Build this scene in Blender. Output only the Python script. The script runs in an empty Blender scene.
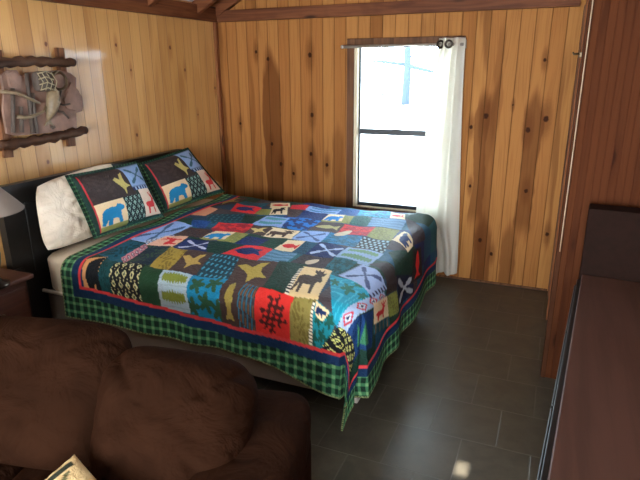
import bpy, bmesh, math, random
import numpy as np
from mathutils import Vector, Matrix, noise
random.seed(7)
scene = bpy.context.scene
COL = scene.collection

# ------------------------------------------------------------------ helpers
def lin(c):
    c = c / 255.0
    return c / 12.92 if c <= 0.04045 else ((c + 0.055) / 1.055) ** 2.4
def rgb(r, g, b): return (lin(r), lin(g), lin(b), 1.0)

class MB:
    """collects shapes, builds ONE mesh object"""
    def __init__(s): s.v = []; s.f = []; s.sm = []
    def add(s, verts, faces, smooth=False):
        o = len(s.v); s.v += [tuple(p) for p in verts]
        for f in faces: s.f.append([i + o for i in f]); s.sm.append(smooth)
        return s
    def box(s, lo, hi, bev=0.0, M=None, seg=2):
        bm = bmesh.new(); bmesh.ops.create_cube(bm, size=1.0)
        c = [(a + b) / 2 for a, b in zip(lo, hi)]; d = [abs(b - a) for a, b in zip(lo, hi)]
        for v in bm.verts: v.co = Vector((c[0] + v.co.x * d[0], c[1] + v.co.y * d[1], c[2] + v.co.z * d[2]))
        if bev > 0:
            bmesh.ops.bevel(bm, geom=list(bm.edges), offset=min(bev, min(d) * 0.45), segments=seg, profile=0.5, affect='EDGES')
        s.bm(bm, M); return s
    def bm(s, bm, M=None, smooth=False):
        bm.verts.index_update()
        s.add([(M @ v.co if M else v.co) for v in bm.verts], [[v.index for v in f.verts] for f in bm.faces], smooth); bm.free()
    def tube(s, pts, rad, n=12, caps=True):
        pts = [Vector(p) for p in pts]; rad = rad if isinstance(rad, (list, tuple)) else [rad] * len(pts)
        V = []; F = []; up = None
        for i, p in enumerate(pts):
            t = (pts[min(i + 1, len(pts) - 1)] - pts[max(i - 1, 0)]).normalized()
            if up is None: up = Vector((0, 0, 1)) if abs(t.z) < 0.9 else Vector((1, 0, 0))
            a = t.cross(up).normalized(); b = a.cross(t).normalized(); up = b
            for k in range(n):
                an = 2 * math.pi * k / n
                V.append(p + (a * math.cos(an) + b * math.sin(an)) * rad[i])
        for i in range(len(pts) - 1):
            for k in range(n):
                F.append([i * n + k, i * n + (k + 1) % n, (i + 1) * n + (k + 1) % n, (i + 1) * n + k])
        if caps: F.append(list(range(n))[::-1]); F.append([(len(pts) - 1) * n + k for k in range(n)])
        s.add(V, F, True); return s
    def lathe(s, prof, c=(0, 0, 0), n=40, M=None):
        V = []; F = []
        for r, z in prof:
            for k in range(n):
                a = 2 * math.pi * k / n; p = Vector((c[0] + r * math.cos(a), c[1] + r * math.sin(a), c[2] + z))
                V.append(M @ p if M else p)
        for i in range(len(prof) - 1):
            for k in range(n): F.append([i * n + k, i * n + (k + 1) % n, (i + 1) * n + (k + 1) % n, (i + 1) * n + k])
        s.add(V, F, True); return s
    def prism(s, poly, fn0, fn1):
        """poly 2D; fn0/fn1 map it to the front and back outline"""
        n = len(poly); V = [fn0(*p) for p in poly] + [fn1(*p) for p in poly]
        F = [list(range(n)), list(range(n, 2 * n))[::-1]] + [[i, i + n, (i + 1) % n + n, (i + 1) % n] for i in range(n)]
        s.add(V, F); return s
    def build(s, name, mat, parent=None, wn=False):
        me = bpy.data.meshes.new(name); me.from_pydata(s.v, [], s.f); me.update()
        me.polygons.foreach_set('use_smooth', s.sm)
        bm = bmesh.new(); bm.from_mesh(me); bmesh.ops.recalc_face_normals(bm, faces=bm.faces); bm.to_mesh(me); bm.free()
        o = bpy.data.objects.new(name, me); COL.objects.link(o); me.materials.append(mat)
        if parent:
            o.parent = parent; o.matrix_parent_inverse = parent_inv(parent)
        return o
def parent_inv(p):
    # parents are built unrotated in world axes or placed by their own matrix: children are written in world coordinates
    M = Matrix.LocRotScale(p.location, p.rotation_euler, p.scale)
    if p.parent: M = Matrix.LocRotScale(p.parent.location, p.parent.rotation_euler, p.parent.scale) @ p.matrix_parent_inverse @ M
    return M.inverted()
def empty(name, loc, label, cat, group=None):
    o = bpy.data.objects.new(name, None); COL.objects.link(o); o.location = loc; o.empty_display_size = 0.1
    return tag(o, label, cat, group)
def tag(o, label=None, cat=None, group=None, kind=None):
    if label: o['label'] = label
    if cat: o['category'] = cat
    if group: o['group'] = group
    if kind: o['kind'] = kind
    return o
def struct(name, mb, m, label=None, cat=None, parent=None):
    o = mb.build(name, m, parent)
    if not parent: tag(o, label, cat, None, 'structure')
    return o

# ------------------------------------------------------------------ materials
class NT:
    def __init__(s, name):
        s.m = bpy.data.materials.new(name); s.m.use_nodes = True; s.t = s.m.node_tree; s.t.nodes.clear()
        s.out = s.n('ShaderNodeOutputMaterial')
    def n(s, typ, **k):
        x = s.t.nodes.new(typ)
        for a, v in k.items(): setattr(x, a, v)
        return x
    def put(s, sock, v):
        if hasattr(v, 'links') or isinstance(v, bpy.types.NodeSocket): s.t.links.new(v, sock)
        elif v is not None: sock.default_value = v
    def math(s, op, a, b=None, c=None):
        x = s.n('ShaderNodeMath', operation=op)
        for i, v in enumerate((a, b, c)):
            if v is not None: s.put(x.inputs[i], v)
        return x.outputs[0]
    def mix(s, f, a, b, blend='MIX'):
        x = s.n('ShaderNodeMix', data_type='RGBA', blend_type=blend)
        s.put(x.inputs['Factor'], f); s.put(x.inputs[6], a); s.put(x.inputs[7], b); return x.outputs[2]
    def ramp(s, f, stops):
        x = s.n('ShaderNodeValToRGB'); s.put(x.inputs[0], f); e = x.color_ramp.elements
        while len(e) < len(stops): e.new(0.5)
        for i, (p, c) in enumerate(stops): e[i].position = p; e[i].color = c
        return x.outputs[0]
    def maprange(s, v, a, b, c=0.0, d=1.0, smooth=True):
        x = s.n('ShaderNodeMapRange', interpolation_type='SMOOTHSTEP' if smooth else 'LINEAR')
        s.put(x.inputs[0], v)
        for i, q in enumerate((a, b, c, d)): x.inputs[i + 1].default_value = q
        return x.outputs[0]
    def obj(s): return s.n('ShaderNodeTexCoord').outputs['Object']
    def scale(s, v, sc, loc=(0, 0, 0), rot=(0, 0, 0)):
        x = s.n('ShaderNodeMapping'); s.put(x.inputs[0], v); x.inputs['Scale'].default_value = sc; x.inputs['Location'].default_value = loc; x.inputs['Rotation'].default_value = rot
        return x.outputs[0]
    def noise(s, v, sc, det=3.0, rough=0.55, dist=0.0, dim='3D'):
        x = s.n('ShaderNodeTexNoise', noise_dimensions=dim); s.put(x.inputs['Vector'], v); x.inputs['Scale'].default_value = sc
        x.inputs['Detail'].default_value = det; x.inputs['Roughness'].default_value = rough; x.inputs['Distortion'].default_value = dist
        return x.outputs[0]
    def bump(s, h, strength=0.3, dist=0.01, normal=None):
        x = s.n('ShaderNodeBump'); s.put(x.inputs['Height'], h); x.inputs['Strength'].default_value = strength; x.inputs['Distance'].default_value = dist
        if normal: s.put(x.inputs['Normal'], normal)
        return x.outputs[0]
    def bsdf(s, col, rough=0.5, bump=None, **k):
        b = s.n('ShaderNodeBsdfPrincipled'); s.put(b.inputs['Base Color'], col); s.put(b.inputs['Roughness'], rough)
        if bump: s.put(b.inputs['Normal'], bump)
        for a, v in k.items(): s.put(b.inputs[a.replace('_', ' ')], v)
        return b.outputs[0]
    def done(s, sh): s.t.links.new(sh, s.out.inputs[0]); return s.m

def plain(name, c, rough=0.5, var=0.12, sc=18.0, bmp=0.0, bsc=60.0, **k):
    t = NT(name); o = t.obj(); f = t.noise(o, sc)
    lo = tuple(x * (1 - var) for x in c[:3]) + (1,); hi = tuple(min(1, x * (1 + var)) for x in c[:3]) + (1,)
    col = t.ramp(f, [(0.3, lo), (0.7, hi)])
    b = t.bump(t.noise(o, bsc, 4), bmp, 0.004) if bmp else None
    return t.done(t.bsdf(col, rough, b, **k))

def boards(name, axis, width, off, base, light, dark, knot, groove_col, rough=0.35, figure=0.8, groove=0.045, knots=True, seed=0.0, coat=0.0, spec=0.5, own=(), bands=(), gmix=0.6):
    """vertical tongue and groove pine boards: tone per board, grain, heartwood figure, knots, V grooves"""
    t = NT(name); o = t.obj(); sp = t.n('ShaderNodeSeparateXYZ'); t.put(sp.inputs[0], o)
    h = sp.outputs['XYZ'.index(axis)]; z = sp.outputs[2]
    a = t.math('DIVIDE', t.math('SUBTRACT', h, off), width)
    idx = t.math('FLOOR', a); fr = t.math('SUBTRACT', a, idx)
    wn = t.n('ShaderNodeTexWhiteNoise', noise_dimensions='1D'); t.put(wn.inputs['W'], t.math('ADD', idx, 31.7 + seed))
    rnd = wn.outputs['Value']; rc = wn.outputs['Color']; rs = t.n('ShaderNodeSeparateColor'); t.put(rs.inputs[0], rc)
    # board-local vector: across, per-board offset, along
    cv = t.n('ShaderNodeCombineXYZ'); t.put(cv.inputs[0], h); t.put(cv.inputs[1], t.math('MULTIPLY', rs.outputs[0], 37.0)); t.put(cv.inputs[2], z)
    warp = t.noise(t.scale(cv.outputs[0], (3, 1, 1.1)), 1.0, 2)
    cv2 = t.n('ShaderNodeCombineXYZ'); t.put(cv2.inputs[0], t.math('ADD', h, t.math('MULTIPLY', warp, 0.10))); t.put(cv2.inputs[1], t.math('MULTIPLY', rs.outputs[0], 37.0)); t.put(cv2.inputs[2], z)
    g1 = t.noise(t.scale(cv2.outputs[0], (90, 1, 2.2)), 1.0, 3)
    g2 = t.noise(t.scale(cv2.outputs[0], (6.5, 1, 0.6)), 1.0, 2, 0.5, 0.8)
    col = t.mix(t.maprange(rnd, 0, 1, 0.0, 1.0, False), base, light)
    col = t.mix(t.math('MULTIPLY', t.maprange(g1, 0.42, 0.72), 0.28), col, dark)
    # broad dark heartwood in some boards only
    fg = t.math('MULTIPLY', t.maprange(g2, 0.50, 0.62), t.maprange(rs.outputs[1], 0.35, 0.75))
    col = t.mix(t.math('MULTIPLY', fg, figure), col, dark)
    if knots:
        vo = t.n('ShaderNodeTexVoronoi', feature='F1'); t.put(vo.inputs['Vector'], t.scale(cv.outputs[0], (7.0, 1, 2.3))); vo.inputs['Scale'].default_value = 1.0
        kd = t.math('ADD', vo.outputs['Distance'], t.math('MULTIPLY', t.noise(cv.outputs[0], 40, 2), 0.05))
        ks = t.n('ShaderNodeSeparateColor'); t.put(ks.inputs[0], vo.outputs['Color'])
        on = t.maprange(ks.outputs[0], 0.48, 0.50)
        kc = t.math('MULTIPLY', on, t.math('SUBTRACT', 1.0, t.maprange(kd, 0.09, 0.19)))
        halo = t.math('MULTIPLY', on, t.math('SUBTRACT', 1.0, t.maprange(kd, 0.12, 0.45)))
        col = t.mix(t.math('MULTIPLY', halo, 0.45), col, dark)
        col = t.mix(kc, col, knot)
    wob = t.math('MULTIPLY', t.math('SUBTRACT', t.noise(t.scale(o, (6, 6, 2.2)), 1.0, 3), 0.5), 0.10)
    hw = t.math('ADD', h, wob)
    for (b0, b1, z0, z1, amt) in bands:            # heartwood running up one or two boards
        m_ = t.math('MULTIPLY', t.math('MULTIPLY', t.maprange(hw, b0 - 0.008, b0 + 0.008), t.math('SUBTRACT', 1.0, t.maprange(hw, b1 - 0.008, b1 + 0.008))),
                    t.math('MULTIPLY', t.maprange(z, z0 - 0.15, z0 + 0.05), t.math('SUBTRACT', 1.0, t.maprange(t.math('ADD', z, t.math('MULTIPLY', t.math('ABSOLUTE', t.math('SUBTRACT', h, (b0 + b1) / 2)), 2.2)), z1 - 0.06, z1 + 0.10))))
        col = t.mix(t.math('MULTIPLY', m_, amt), col, dark)
    if own:                                        # single knots with a drawn-out halo
        dn = df = None
        for (h0, z0, r0) in own:
            a_ = t.math('POWER', t.math('DIVIDE', t.math('SUBTRACT', h, h0), r0), 2.0)
            zz = t.math('SUBTRACT', z, z0)
            d1 = t.math('SQRT', t.math('ADD', a_, t.math('POWER', t.math('DIVIDE', zz, r0 * 1.25), 2.0)))
            d2 = t.math('SQRT', t.math('ADD', a_, t.math('POWER', t.math('DIVIDE', zz, r0 * 3.4), 2.0)))
            dn = d1 if dn is None else t.math('MINIMUM', dn, d1); df = d2 if df is None else t.math('MINIMUM', df, d2)
        rag = t.math('MULTIPLY', t.math('SUBTRACT', t.noise(o, 60, 2), 0.5), 0.9)
        col = t.mix(t.math('MULTIPLY', t.math('SUBTRACT', 1.0, t.maprange(t.math('ADD', df, rag), 0.8, 3.6)), 0.6), col, dark)
        col = t.mix(t.math('SUBTRACT', 1.0, t.maprange(t.math('ADD', dn, rag), 0.7, 1.35)), col, knot)
    e = t.math('MINIMUM', fr, t.math('SUBTRACT', 1.0, fr))
    gm = t.math('SUBTRACT', 1.0, t.maprange(e, groove * 0.3, groove))
    col = t.mix(t.math('MULTIPLY', gm, gmix), col, groove_col)
    hgt = t.math('ADD', t.math('MULTIPLY', t.math('SUBTRACT', 1.0, gm), 1.0), t.math('MULTIPLY', g1, 0.06))
    return t.done(t.bsdf(col, rough, t.bump(hgt, 0.5, 0.006), Coat_Weight=coat, Coat_Roughness=0.11, Coat_IOR=1.75, Specular_IOR_Level=spec))

def beam_mat(name, ax, c1, c2):
    t = NT(name); o = t.obj(); sc = [28, 28, 28]; sc['XYZ'.index(ax)] = 1.5
    g = t.noise(t.scale(o, tuple(sc)), 1.0, 3, 0.6, 0.5); k = t.noise(o, 5, 2)
    vo = t.n('ShaderNodeTexVoronoi'); s2 = [9, 9, 9]; s2['XYZ'.index(ax)] = 2.2; t.put(vo.inputs['Vector'], t.scale(o, tuple(s2))); vo.inputs['Scale'].default_value = 1
    col = t.mix(t.maprange(g, 0.35, 0.7), c1, c2)
    col = t.mix(t.math('MULTIPLY', t.maprange(k, 0.5, 0.7), 0.4), col, c2)
    col = t.mix(t.math('SUBTRACT', 1, t.maprange(vo.outputs['Distance'], 0.08, 0.2)), col, rgb(45, 22, 14))
    return t.done(t.bsdf(col, 0.6, t.bump(g, 0.15, 0.004), Specular_IOR_Level=0.15))

M = {}
M['pine_left'] = boards('pine_boards_left', 'Y', 0.1015, 0.035, rgb(192, 145, 88), rgb(206, 160, 102), rgb(156, 104, 55), rgb(104, 56, 28), rgb(118, 76, 40), 0.34, 0.55, groove=0.035, coat=0.9, spec=0.4, gmix=0.68, knots=False,
    own=[(-1.806, 1.819, .010), (-1.231, 1.831, .009), (-.651, 1.83, .012), (-.483, 1.663, .010), (-1.111, 1.668, .007), (-1.121, 1.215, .011), (-1.921, 1.142, .010), (-.068, 1.508, .010), (-.35, 1.30, .007), (-2.6, 1.6, .013), (-2.9, 1.2, .013), (-3.4, 1.7, .014)],
    bands=[(-.62, -.50, 1.35, 1.68, .34), (-1.02, -.93, 1.3, 1.62, .30), (-.38, -.28, 1.1, 1.7, .30), (-1.33, -1.22, 1.0, 1.5, .22), (-.84, -.73, 1.0, 1.9, .25), (-.2, -.1, 1.2, 1.9, .25)])
M['pine_back'] = boards('pine_boards_back', 'X', 0.1, 0.005, rgb(148, 97, 52), rgb(168, 117, 66), rgb(92, 51, 25), rgb(54, 28, 15), rgb(58, 32, 17), 0.6, 0.55, seed=11.0, spec=0.04, knots=False,
    own=[(.39, 1.804, .011), (.503, 1.746, .013), (.892, 1.772, .016), (.904, 1.292, .015), (.89, .962, .014), (1.039, .876, .013), (.513, 1.031, .012), (.597, .858, .014), (2.219, 1.236, .012), (2.322, 1.321, .017), (2.626, 1.229, .016), (2.739, 1.31, .017), (2.657, .777, .013), (2.245, .784, .010), (2.505, 1.404, .006), (2.354, .355, .014), (2.688, 1.713, .010), (2.84, .458, .012), (2.45, .25, .012), (.2, 1.2, .010), (.72, .78, .011)],
    bands=[(.44, .62, .0, 1.78, .80), (-.02, .06, .0, 1.50, .70), (.87, .96, .0, 1.0, .45), (2.25, 2.35, .55, 1.50, .65), (2.59, 2.72, .50, 1.50, .70), (2.36, 2.42, 1.2, 1.95, .35), (2.30, 2.44, -.2, .55, .7), (2.52, 2.62, -.3, .50, .6), (1.08, 1.2, -.1, 1.2, .4)])
M['pine_right'] = boards('pine_boards_side', 'Y', 0.1, 0.0, rgb(150, 98, 58), rgb(165, 110, 66), rgb(110, 64, 36), rgb(60, 32, 18), rgb(64, 36, 20), 0.5, 0.6, seed=5.0)
M['red_panel'] = boards('red_stained_panel', 'X', 0.0345, 0.01, rgb(73, 39, 22), rgb(79, 43, 24), rgb(52, 26, 14), rgb(42, 20, 12), rgb(66, 33, 20), 0.75, 0.7, groove=0.10, seed=3.0, spec=0.04)
M['beam_x'] = beam_mat('brown_beam_x', 'X', rgb(112, 66, 40), rgb(80, 43, 26))
M['beam_y'] = beam_mat('brown_beam_y', 'Y', rgb(112, 66, 40), rgb(80, 43, 26))
M['trim_z'] = beam_mat('brown_trim_z', 'Z', rgb(134, 82, 48), rgb(98, 56, 32))
M['casing'] = beam_mat('window_casing_brown', 'Z', rgb(104, 70, 48), rgb(72, 46, 30))
M['white_paint'] = plain('white_paint', rgb(226, 224, 220), 0.6, 0.04)
M['cream_paint'] = plain('cream_jamb', rgb(205, 190, 160), 0.5, 0.06)
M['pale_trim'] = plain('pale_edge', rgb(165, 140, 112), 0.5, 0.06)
M['deck'] = plain('white_ceiling_boards', rgb(235, 236, 238), 0.6, 0.03)
M['black_wood'] = plain('black_painted_wood', rgb(20, 20, 20), 0.38, 0.2, 30)
M['alu'] = plain('dark_window_frame', rgb(38, 44, 50), 0.4, 0.15)
M['rod'] = plain('brushed_rod', rgb(170, 165, 158), 0.35, 0.08, Metallic=0.6)
M['grommet'] = plain('dark_bronze', rgb(52, 44, 38), 0.3, 0.1, Metallic=0.9)
M['brass'] = plain('brass', rgb(196, 168, 120), 0.3, 0.08, Metallic=0.8)
M['knob'] = plain('antique_metal', rgb(90, 76, 58), 0.35, 0.1, Metallic=0.9)
M['dresser_top'] = None
# ---- quilt surface: (u along the bed from the headboard, v across from the far side) -> world
ZT, LX, YF, YN, RR = 0.665, 2.03, -0.56, -2.17, 0.085
WV = YF - YN
U0 = 0.35
def sm(a, b, x):
    t = np.clip((x - a) / (b - a), 0, 1)
    return t * t * (3 - 2 * t)
def v_hem(u):  return WV + 0.385 + 0.115 * sm(1.45, 2.05, u)
def v_red(u):  return WV + 0.185 + 0.085 * np.clip((u - 0.55) / 1.45, 0, 1.3)
V_FAR, V_FAR_RED = -0.40, -0.22
U_HEM, U_RED = LX + 0.53, LX + 0.355
U_RED_HEAD = 0.495
def profile(t, slope):
    t = np.maximum(t, 0); q = RR * math.pi / 2
    a = np.minimum(t, q) / RR; rest = np.maximum(t - q, 0)
    return RR * np.sin(a) + rest * np.sin(slope), RR * (1 - np.cos(a)) + rest * np.cos(slope)
def drape(u, v):
    u = np.asarray(u, float); v = np.asarray(v, float)
    a = np.maximum(u - LX, 0); bn = np.maximum(v - WV, 0); bf = np.maximum(-v, 0)
    b = np.where(v > WV / 2, bn, bf)
    rho = np.hypot(a, b); th = np.arctan2(b, a + 1e-9)
    corner = np.sin(2 * th) ** 2 * (rho > 0)
    out, down = profile(rho, 0.05 * (1 - corner) - 0.02 * corner)
    hang = np.clip(down / 0.5, 0, 1.3)
    # loose folds: near corner bulges and tucks, long sides ripple softly
    dg = np.degrees(th); on = (rho > 0)
    fold = on * hang * (0.035 * np.exp(-((dg - 47) / 15) ** 2) - 0.055 * np.exp(-((dg - 80) / 8) ** 2) - 0.06 * np.exp(-((dg - 11) / 8) ** 2))
    rip = (1 - corner) * hang * (0.012 * np.sin(u * 17 + 1.3 * np.sin(u * 5)) * (b > 0) + 0.014 * np.sin(v * 13 + 1.1 * np.sin(v * 6)) * (a > 0))
    out = out + fold + rip
    dx = np.cos(th) * (rho > 0); dy = np.sin(th) * (rho > 0)
    cg = corner * hang
    x = np.minimum(u, LX) + out * dx * (1 - 0.75 * cg)
    yy = np.clip(v, 0, WV)
    y = YF - yy - np.where(v > WV / 2, 1, -1) * out * dy * (1 - 0.2 * cg)
    z = ZT - down
    top = np.clip(1 - rho / 0.12, 0, 1)
    z = z + top * (0.010 * np.sin(u * 7.3 + 2 * np.sin(v * 3.1)) * np.sin(v * 6.1 + 1.0) + 0.004 * np.sin(u * 23 + v * 9))
    z = z + top * 0.02 * np.exp(-((u - 0.5) / 0.2) ** 2)
    z = np.maximum(z, 0.012)
    return x, y, z
PATCHES = [
('tex',(22,58,48),(16,45,40),[(0.791,0.429),(0.977,0.438),(0.982,0.633),(0.816,0.622)]),
('dash',(20,60,75),(50,100,110),[(0.59,0.588),(0.799,0.426),(0.868,0.613),(0.687,0.759)]),
('tex',(25,85,105),(20,70,90),[(0.625,0.1),(0.841,0.103),(0.846,0.259),(0.59,0.209)]),
('birdr',(58,46,44),(150,130,70),[(0.33,0.086),(0.59,0.024),(0.603,0.2),(0.489,0.477)]),
('bird2',(205,45,50),(20,42,95),[(0.598,0.206),(0.846,0.259),(0.853,0.393),(0.675,0.432)]),
('tex',(140,140,75),(120,125,70),[(0.851,0.281),(0.93,0.239),(0.977,0.407),(0.853,0.393)]),
('moose',(225,205,170),(18,24,30),[(0.886,0.156),(1.0,0.128),(1.099,0.345),(0.985,0.407)]),
('fish',(225,205,170),(205,45,50),[(0.841,0.103),(0.97,0.033),(1.032,0.158),(0.898,0.228)]),
('tex',(72,55,52),(58,46,50),[(1.015,0.158),(1.161,0.17),(1.201,0.41),(1.111,0.371)]),
('tex',(205,45,50),(190,40,60),[(1.017,0.094),(1.151,0.055),(1.161,0.17),(1.057,0.209)]),
('trees',(135,165,215),(60,120,160),[(1.158,0.075),(1.424,0.047),(1.414,0.203),(1.161,0.17)]),
('dash',(20,42,95),(40,70,120),[(1.156,0.175),(1.372,0.195),(1.399,0.426),(1.193,0.41)]),
('leaf',(20,105,185),(20,42,95),[(1.129,0.39),(1.389,0.404),(1.416,0.683),(1.211,0.675)]),
('tex',(35,85,150),(30,70,130),[(1.409,0.027),(1.536,-0.02),(1.583,0.206),(1.414,0.203)]),
('leaf',(30,150,180),(20,110,150),[(1.531,-0.012),(1.781,0.005),(1.818,0.184),(1.575,0.206)]),
('fish',(225,205,170),(205,45,50),[(1.776,0.01),(1.89,0.05),(1.927,0.195),(1.818,0.184)]),
('bear',(225,205,170),(25,120,190),[(1.367,0.2),(1.483,0.161),(1.545,0.407),(1.389,0.404)]),
('tex',(140,140,75),(120,130,80),[(1.476,0.164),(1.575,0.206),(1.595,0.404),(1.541,0.412)]),
('tex',(30,90,85),(25,75,75),[(1.565,0.197),(1.707,0.22),(1.719,0.393),(1.595,0.404)]),
('stripe',(110,150,190),(90,130,170),[(1.699,0.2),(1.94,0.189),(1.957,0.41),(1.719,0.393)]),
('fish',(72,55,52),(170,160,110),[(1.392,0.426),(1.573,0.421),(1.585,0.6),(1.402,0.664)]),
('leaf',(205,45,50),(165,35,50),[(1.573,0.421),(1.796,0.412),(1.791,0.608),(1.585,0.6)]),
('tex',(140,140,75),(120,120,65),[(1.789,0.412),(1.952,0.412),(1.97,0.689),(1.786,0.613)]),
('arrows',(135,165,215),(70,90,140),[(1.387,0.694),(1.541,0.611),(1.578,0.865),(1.384,0.868)]),
('leaf',(25,110,160),(20,90,120),[(1.545,0.608),(1.774,0.636),(1.794,0.842),(1.573,0.868)]),
('hatch',(18,24,30),(150,180,195),[(1.769,0.619),(1.97,0.689),(1.989,0.918),(1.794,0.842)]),
('moose',(225,205,170),(70,50,45),[(1.161,0.694),(1.374,0.7),(1.384,0.868),(1.178,0.862)]),
('birdr',(72,55,52),(200,180,120),[(0.987,0.655),(1.178,0.711),(1.186,0.862),(1.037,0.856)]),
('trees',(135,165,215),(80,140,150),[(0.985,0.435),(1.156,0.412),(1.225,0.689),(0.977,0.639)]),
('leaf',(205,45,50),(150,30,45),[(0.737,0.675),(0.99,0.633),(1.042,0.854),(0.819,0.915)]),
('bear',(225,205,170),(30,130,190),[(0.856,0.893),(0.972,0.837),(1.044,1.091),(0.829,1.043)]),
('tex',(140,140,75),(120,125,70),[(0.972,0.837),(1.089,0.87),(1.111,1.074),(1.027,1.077)]),
('tex',(20,42,95),(25,40,75),[(1.114,0.912),(1.253,0.895),(1.273,1.105),(1.106,1.077)]),
('tex',(22,58,48),(20,65,50),[(1.253,0.895),(1.387,0.901),(1.364,1.066),(1.268,1.108)]),
('tex',(30,75,140),(25,60,120),[(0.593,0.784),(0.69,0.7),(0.749,0.859),(0.635,0.879)]),
('tex',(22,58,48),(30,70,50),[(0.437,0.798),(0.573,0.745),(0.645,0.87),(0.536,0.907)]),
('plain',(215,150,120),(225,205,170),[(0.464,0.426),(0.571,0.429),(0.605,0.647),(0.506,0.675)]),
('arrows',(135,165,215),(60,90,130),[(0.464,1.281),(0.489,0.845),(0.655,0.862),(0.63,1.298)]),
('chev',(170,185,215),(60,60,110),[(0.593,1.272),(0.625,1.046),(0.667,1.071),(0.657,1.323)]),
('deer',(225,175,150),(205,45,50),[(0.652,1.325),(0.62,1.099),(0.754,1.021),(0.776,1.244)]),
('tex',(72,55,52),(60,48,55),[(0.65,0.887),(0.834,0.882),(0.846,1.035),(0.638,1.063)]),
('arrows',(20,42,95),(185,195,225),[(0.767,1.071),(0.982,1.063),(1.032,1.256),(0.786,1.258)]),
('tex',(22,58,48),(18,50,45),[(0.928,1.08),(1.193,1.085),(1.156,1.286),(1.02,1.244)]),
('bird2',(205,45,50),(20,42,95),[(1.193,1.085),(1.364,1.066),(1.384,1.292),(1.136,1.267)]),
('stripe',(95,140,175),(70,115,140),[(1.364,1.066),(1.531,1.063),(1.541,1.289),(1.379,1.295)]),
('fish',(225,205,170),(205,45,50),[(1.374,0.89),(1.486,0.851),(1.481,1.055),(1.367,1.06)]),
('tex',(30,80,105),(25,65,85),[(1.478,0.851),(1.578,0.865),(1.58,1.102),(1.476,1.055)]),
('arrows',(20,42,95),(170,190,225),[(1.568,0.842),(1.769,0.879),(1.766,1.08),(1.573,1.085)]),
('trees',(140,170,205),(100,140,110),[(1.756,0.862),(1.994,0.915),(1.982,1.152),(1.754,1.08)]),
('tex',(62,52,58),(52,44,50),[(1.565,1.071),(1.766,1.08),(1.781,1.306),(1.548,1.3)]),
('leaf',(25,95,110),(20,70,75),[(1.754,1.063),(1.905,1.11),(1.875,1.317),(1.766,1.298)]),
('dash',(20,60,75),(70,150,180),[(1.074,1.256),(1.275,1.292),(1.382,1.577),(1.183,1.593)]),
('birdr',(72,55,52),(175,155,75),[(1.27,1.295),(1.511,1.264),(1.605,1.627),(1.377,1.577)]),
('tex',(22,58,48),(18,48,38),[(1.498,1.25),(1.647,1.197),(1.754,1.649),(1.6,1.627)]),
('moose2',(225,200,150),(60,45,38),[(1.642,1.239),(1.818,1.27),(1.9,1.652),(1.732,1.647)]),
('chkl',(235,225,205),(18,24,30),[(1.637,1.278),(1.65,1.253),(1.749,1.649),(1.724,1.641)]),
('tex',(55,65,80),(70,80,95),[(0.863,1.272),(0.915,1.267),(1.039,1.602),(1.007,1.593)]),
('birdr',(72,55,52),(185,155,85),[(0.903,1.27),(1.082,1.256),(1.186,1.58),(1.03,1.605)]),
('tex2',(165,140,60),(130,110,45),[(0.759,1.242),(0.908,1.267),(1.03,1.605),(0.891,1.596)]),
('tex2',(26,45,60),(50,75,60),[(0.722,1.588),(0.67,1.328),(0.762,1.236),(0.905,1.605)]),
('tex2',(25,85,105),(18,60,70),[(0.481,1.554),(0.474,1.292),(0.643,1.314),(0.724,1.621)]),
('chev',(195,130,140),(60,40,80),[(0.657,1.54),(0.638,1.317),(0.68,1.342),(0.737,1.605)]),
('bearh',(215,160,105),(18,24,30),[(0.501,1.633),(0.59,1.568),(0.65,1.82),(0.519,1.808)]),
('tex2',(22,75,80),(18,58,62),[(0.605,1.593),(0.687,1.596),(0.727,1.822),(0.643,1.82)]),
('ikat',(18,24,30),(205,200,150),[(0.682,1.599),(0.873,1.591),(0.923,1.822),(0.719,1.825)]),
('plain',(30,66,44),(22,58,48),[(0.873,1.591),(1.007,1.61),(1.039,1.834),(0.923,1.822)]),
('trees',(165,190,205),(125,140,60),[(1.007,1.61),(1.173,1.588),(1.225,1.825),(1.039,1.828)]),
('leaf',(20,130,175),(45,85,60),[(1.173,1.588),(1.372,1.568),(1.409,1.845),(1.225,1.825)]),
('fishv',(72,55,52),(160,145,75),[(1.372,1.568),(1.483,1.571),(1.508,1.845),(1.409,1.845)]),
('plaid',(62,58,62),(40,120,150),[(1.483,1.571),(1.583,1.619),(1.595,1.856),(1.508,1.845)]),
('pine',(215,50,45),(75,30,30),[(1.583,1.619),(1.784,1.649),(1.781,1.884),(1.595,1.856)]),
('tex2',(140,130,70),(115,105,50),[(1.779,1.649),(1.9,1.647),(1.89,1.875),(1.776,1.884)]),
('chkl',(235,225,205),(18,24,30),[(1.883,1.655),(1.9,1.655),(1.893,1.864),(1.875,1.862)]),
('leaf',(25,135,150),(25,85,75),[(1.895,1.647),(2.014,1.708),(1.957,1.875),(1.89,1.87)]),
('bearl',(225,205,160),(22,45,90),[(1.893,1.652),(1.972,1.688),(1.94,1.741),(1.903,1.711)]),
('leafbig',(25,145,175),(35,105,90),[(1.823,1.311),(1.999,1.381),(2.111,1.448),(2.012,1.755)]),
('ikat2',(18,24,30),(215,215,130),[(2.017,1.747),(2.245,1.725),(2.327,1.875),(1.923,1.892)]),
('chev2',(165,190,225),(190,60,70),[(2.017,1.747),(2.143,1.298),(2.198,1.258),(2.086,1.767)]),
('arrows',(150,170,210),(60,75,120),[(1.865,1.306),(1.935,1.13),(2.126,1.261),(2.104,1.462)]),
('checkrow',(150,170,210),(40,40,80),[(2.086,1.457),(2.121,1.258),(2.148,1.244),(2.106,1.471)]),
('trees2',(25,60,110),(60,125,90),[(2.086,1.761),(2.158,1.493),(2.332,1.529),(2.27,1.761)]),
('deer',(225,205,170),(205,45,50),[(2.133,1.476),(2.188,1.242),(2.317,1.203),(2.238,1.487)]),
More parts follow.
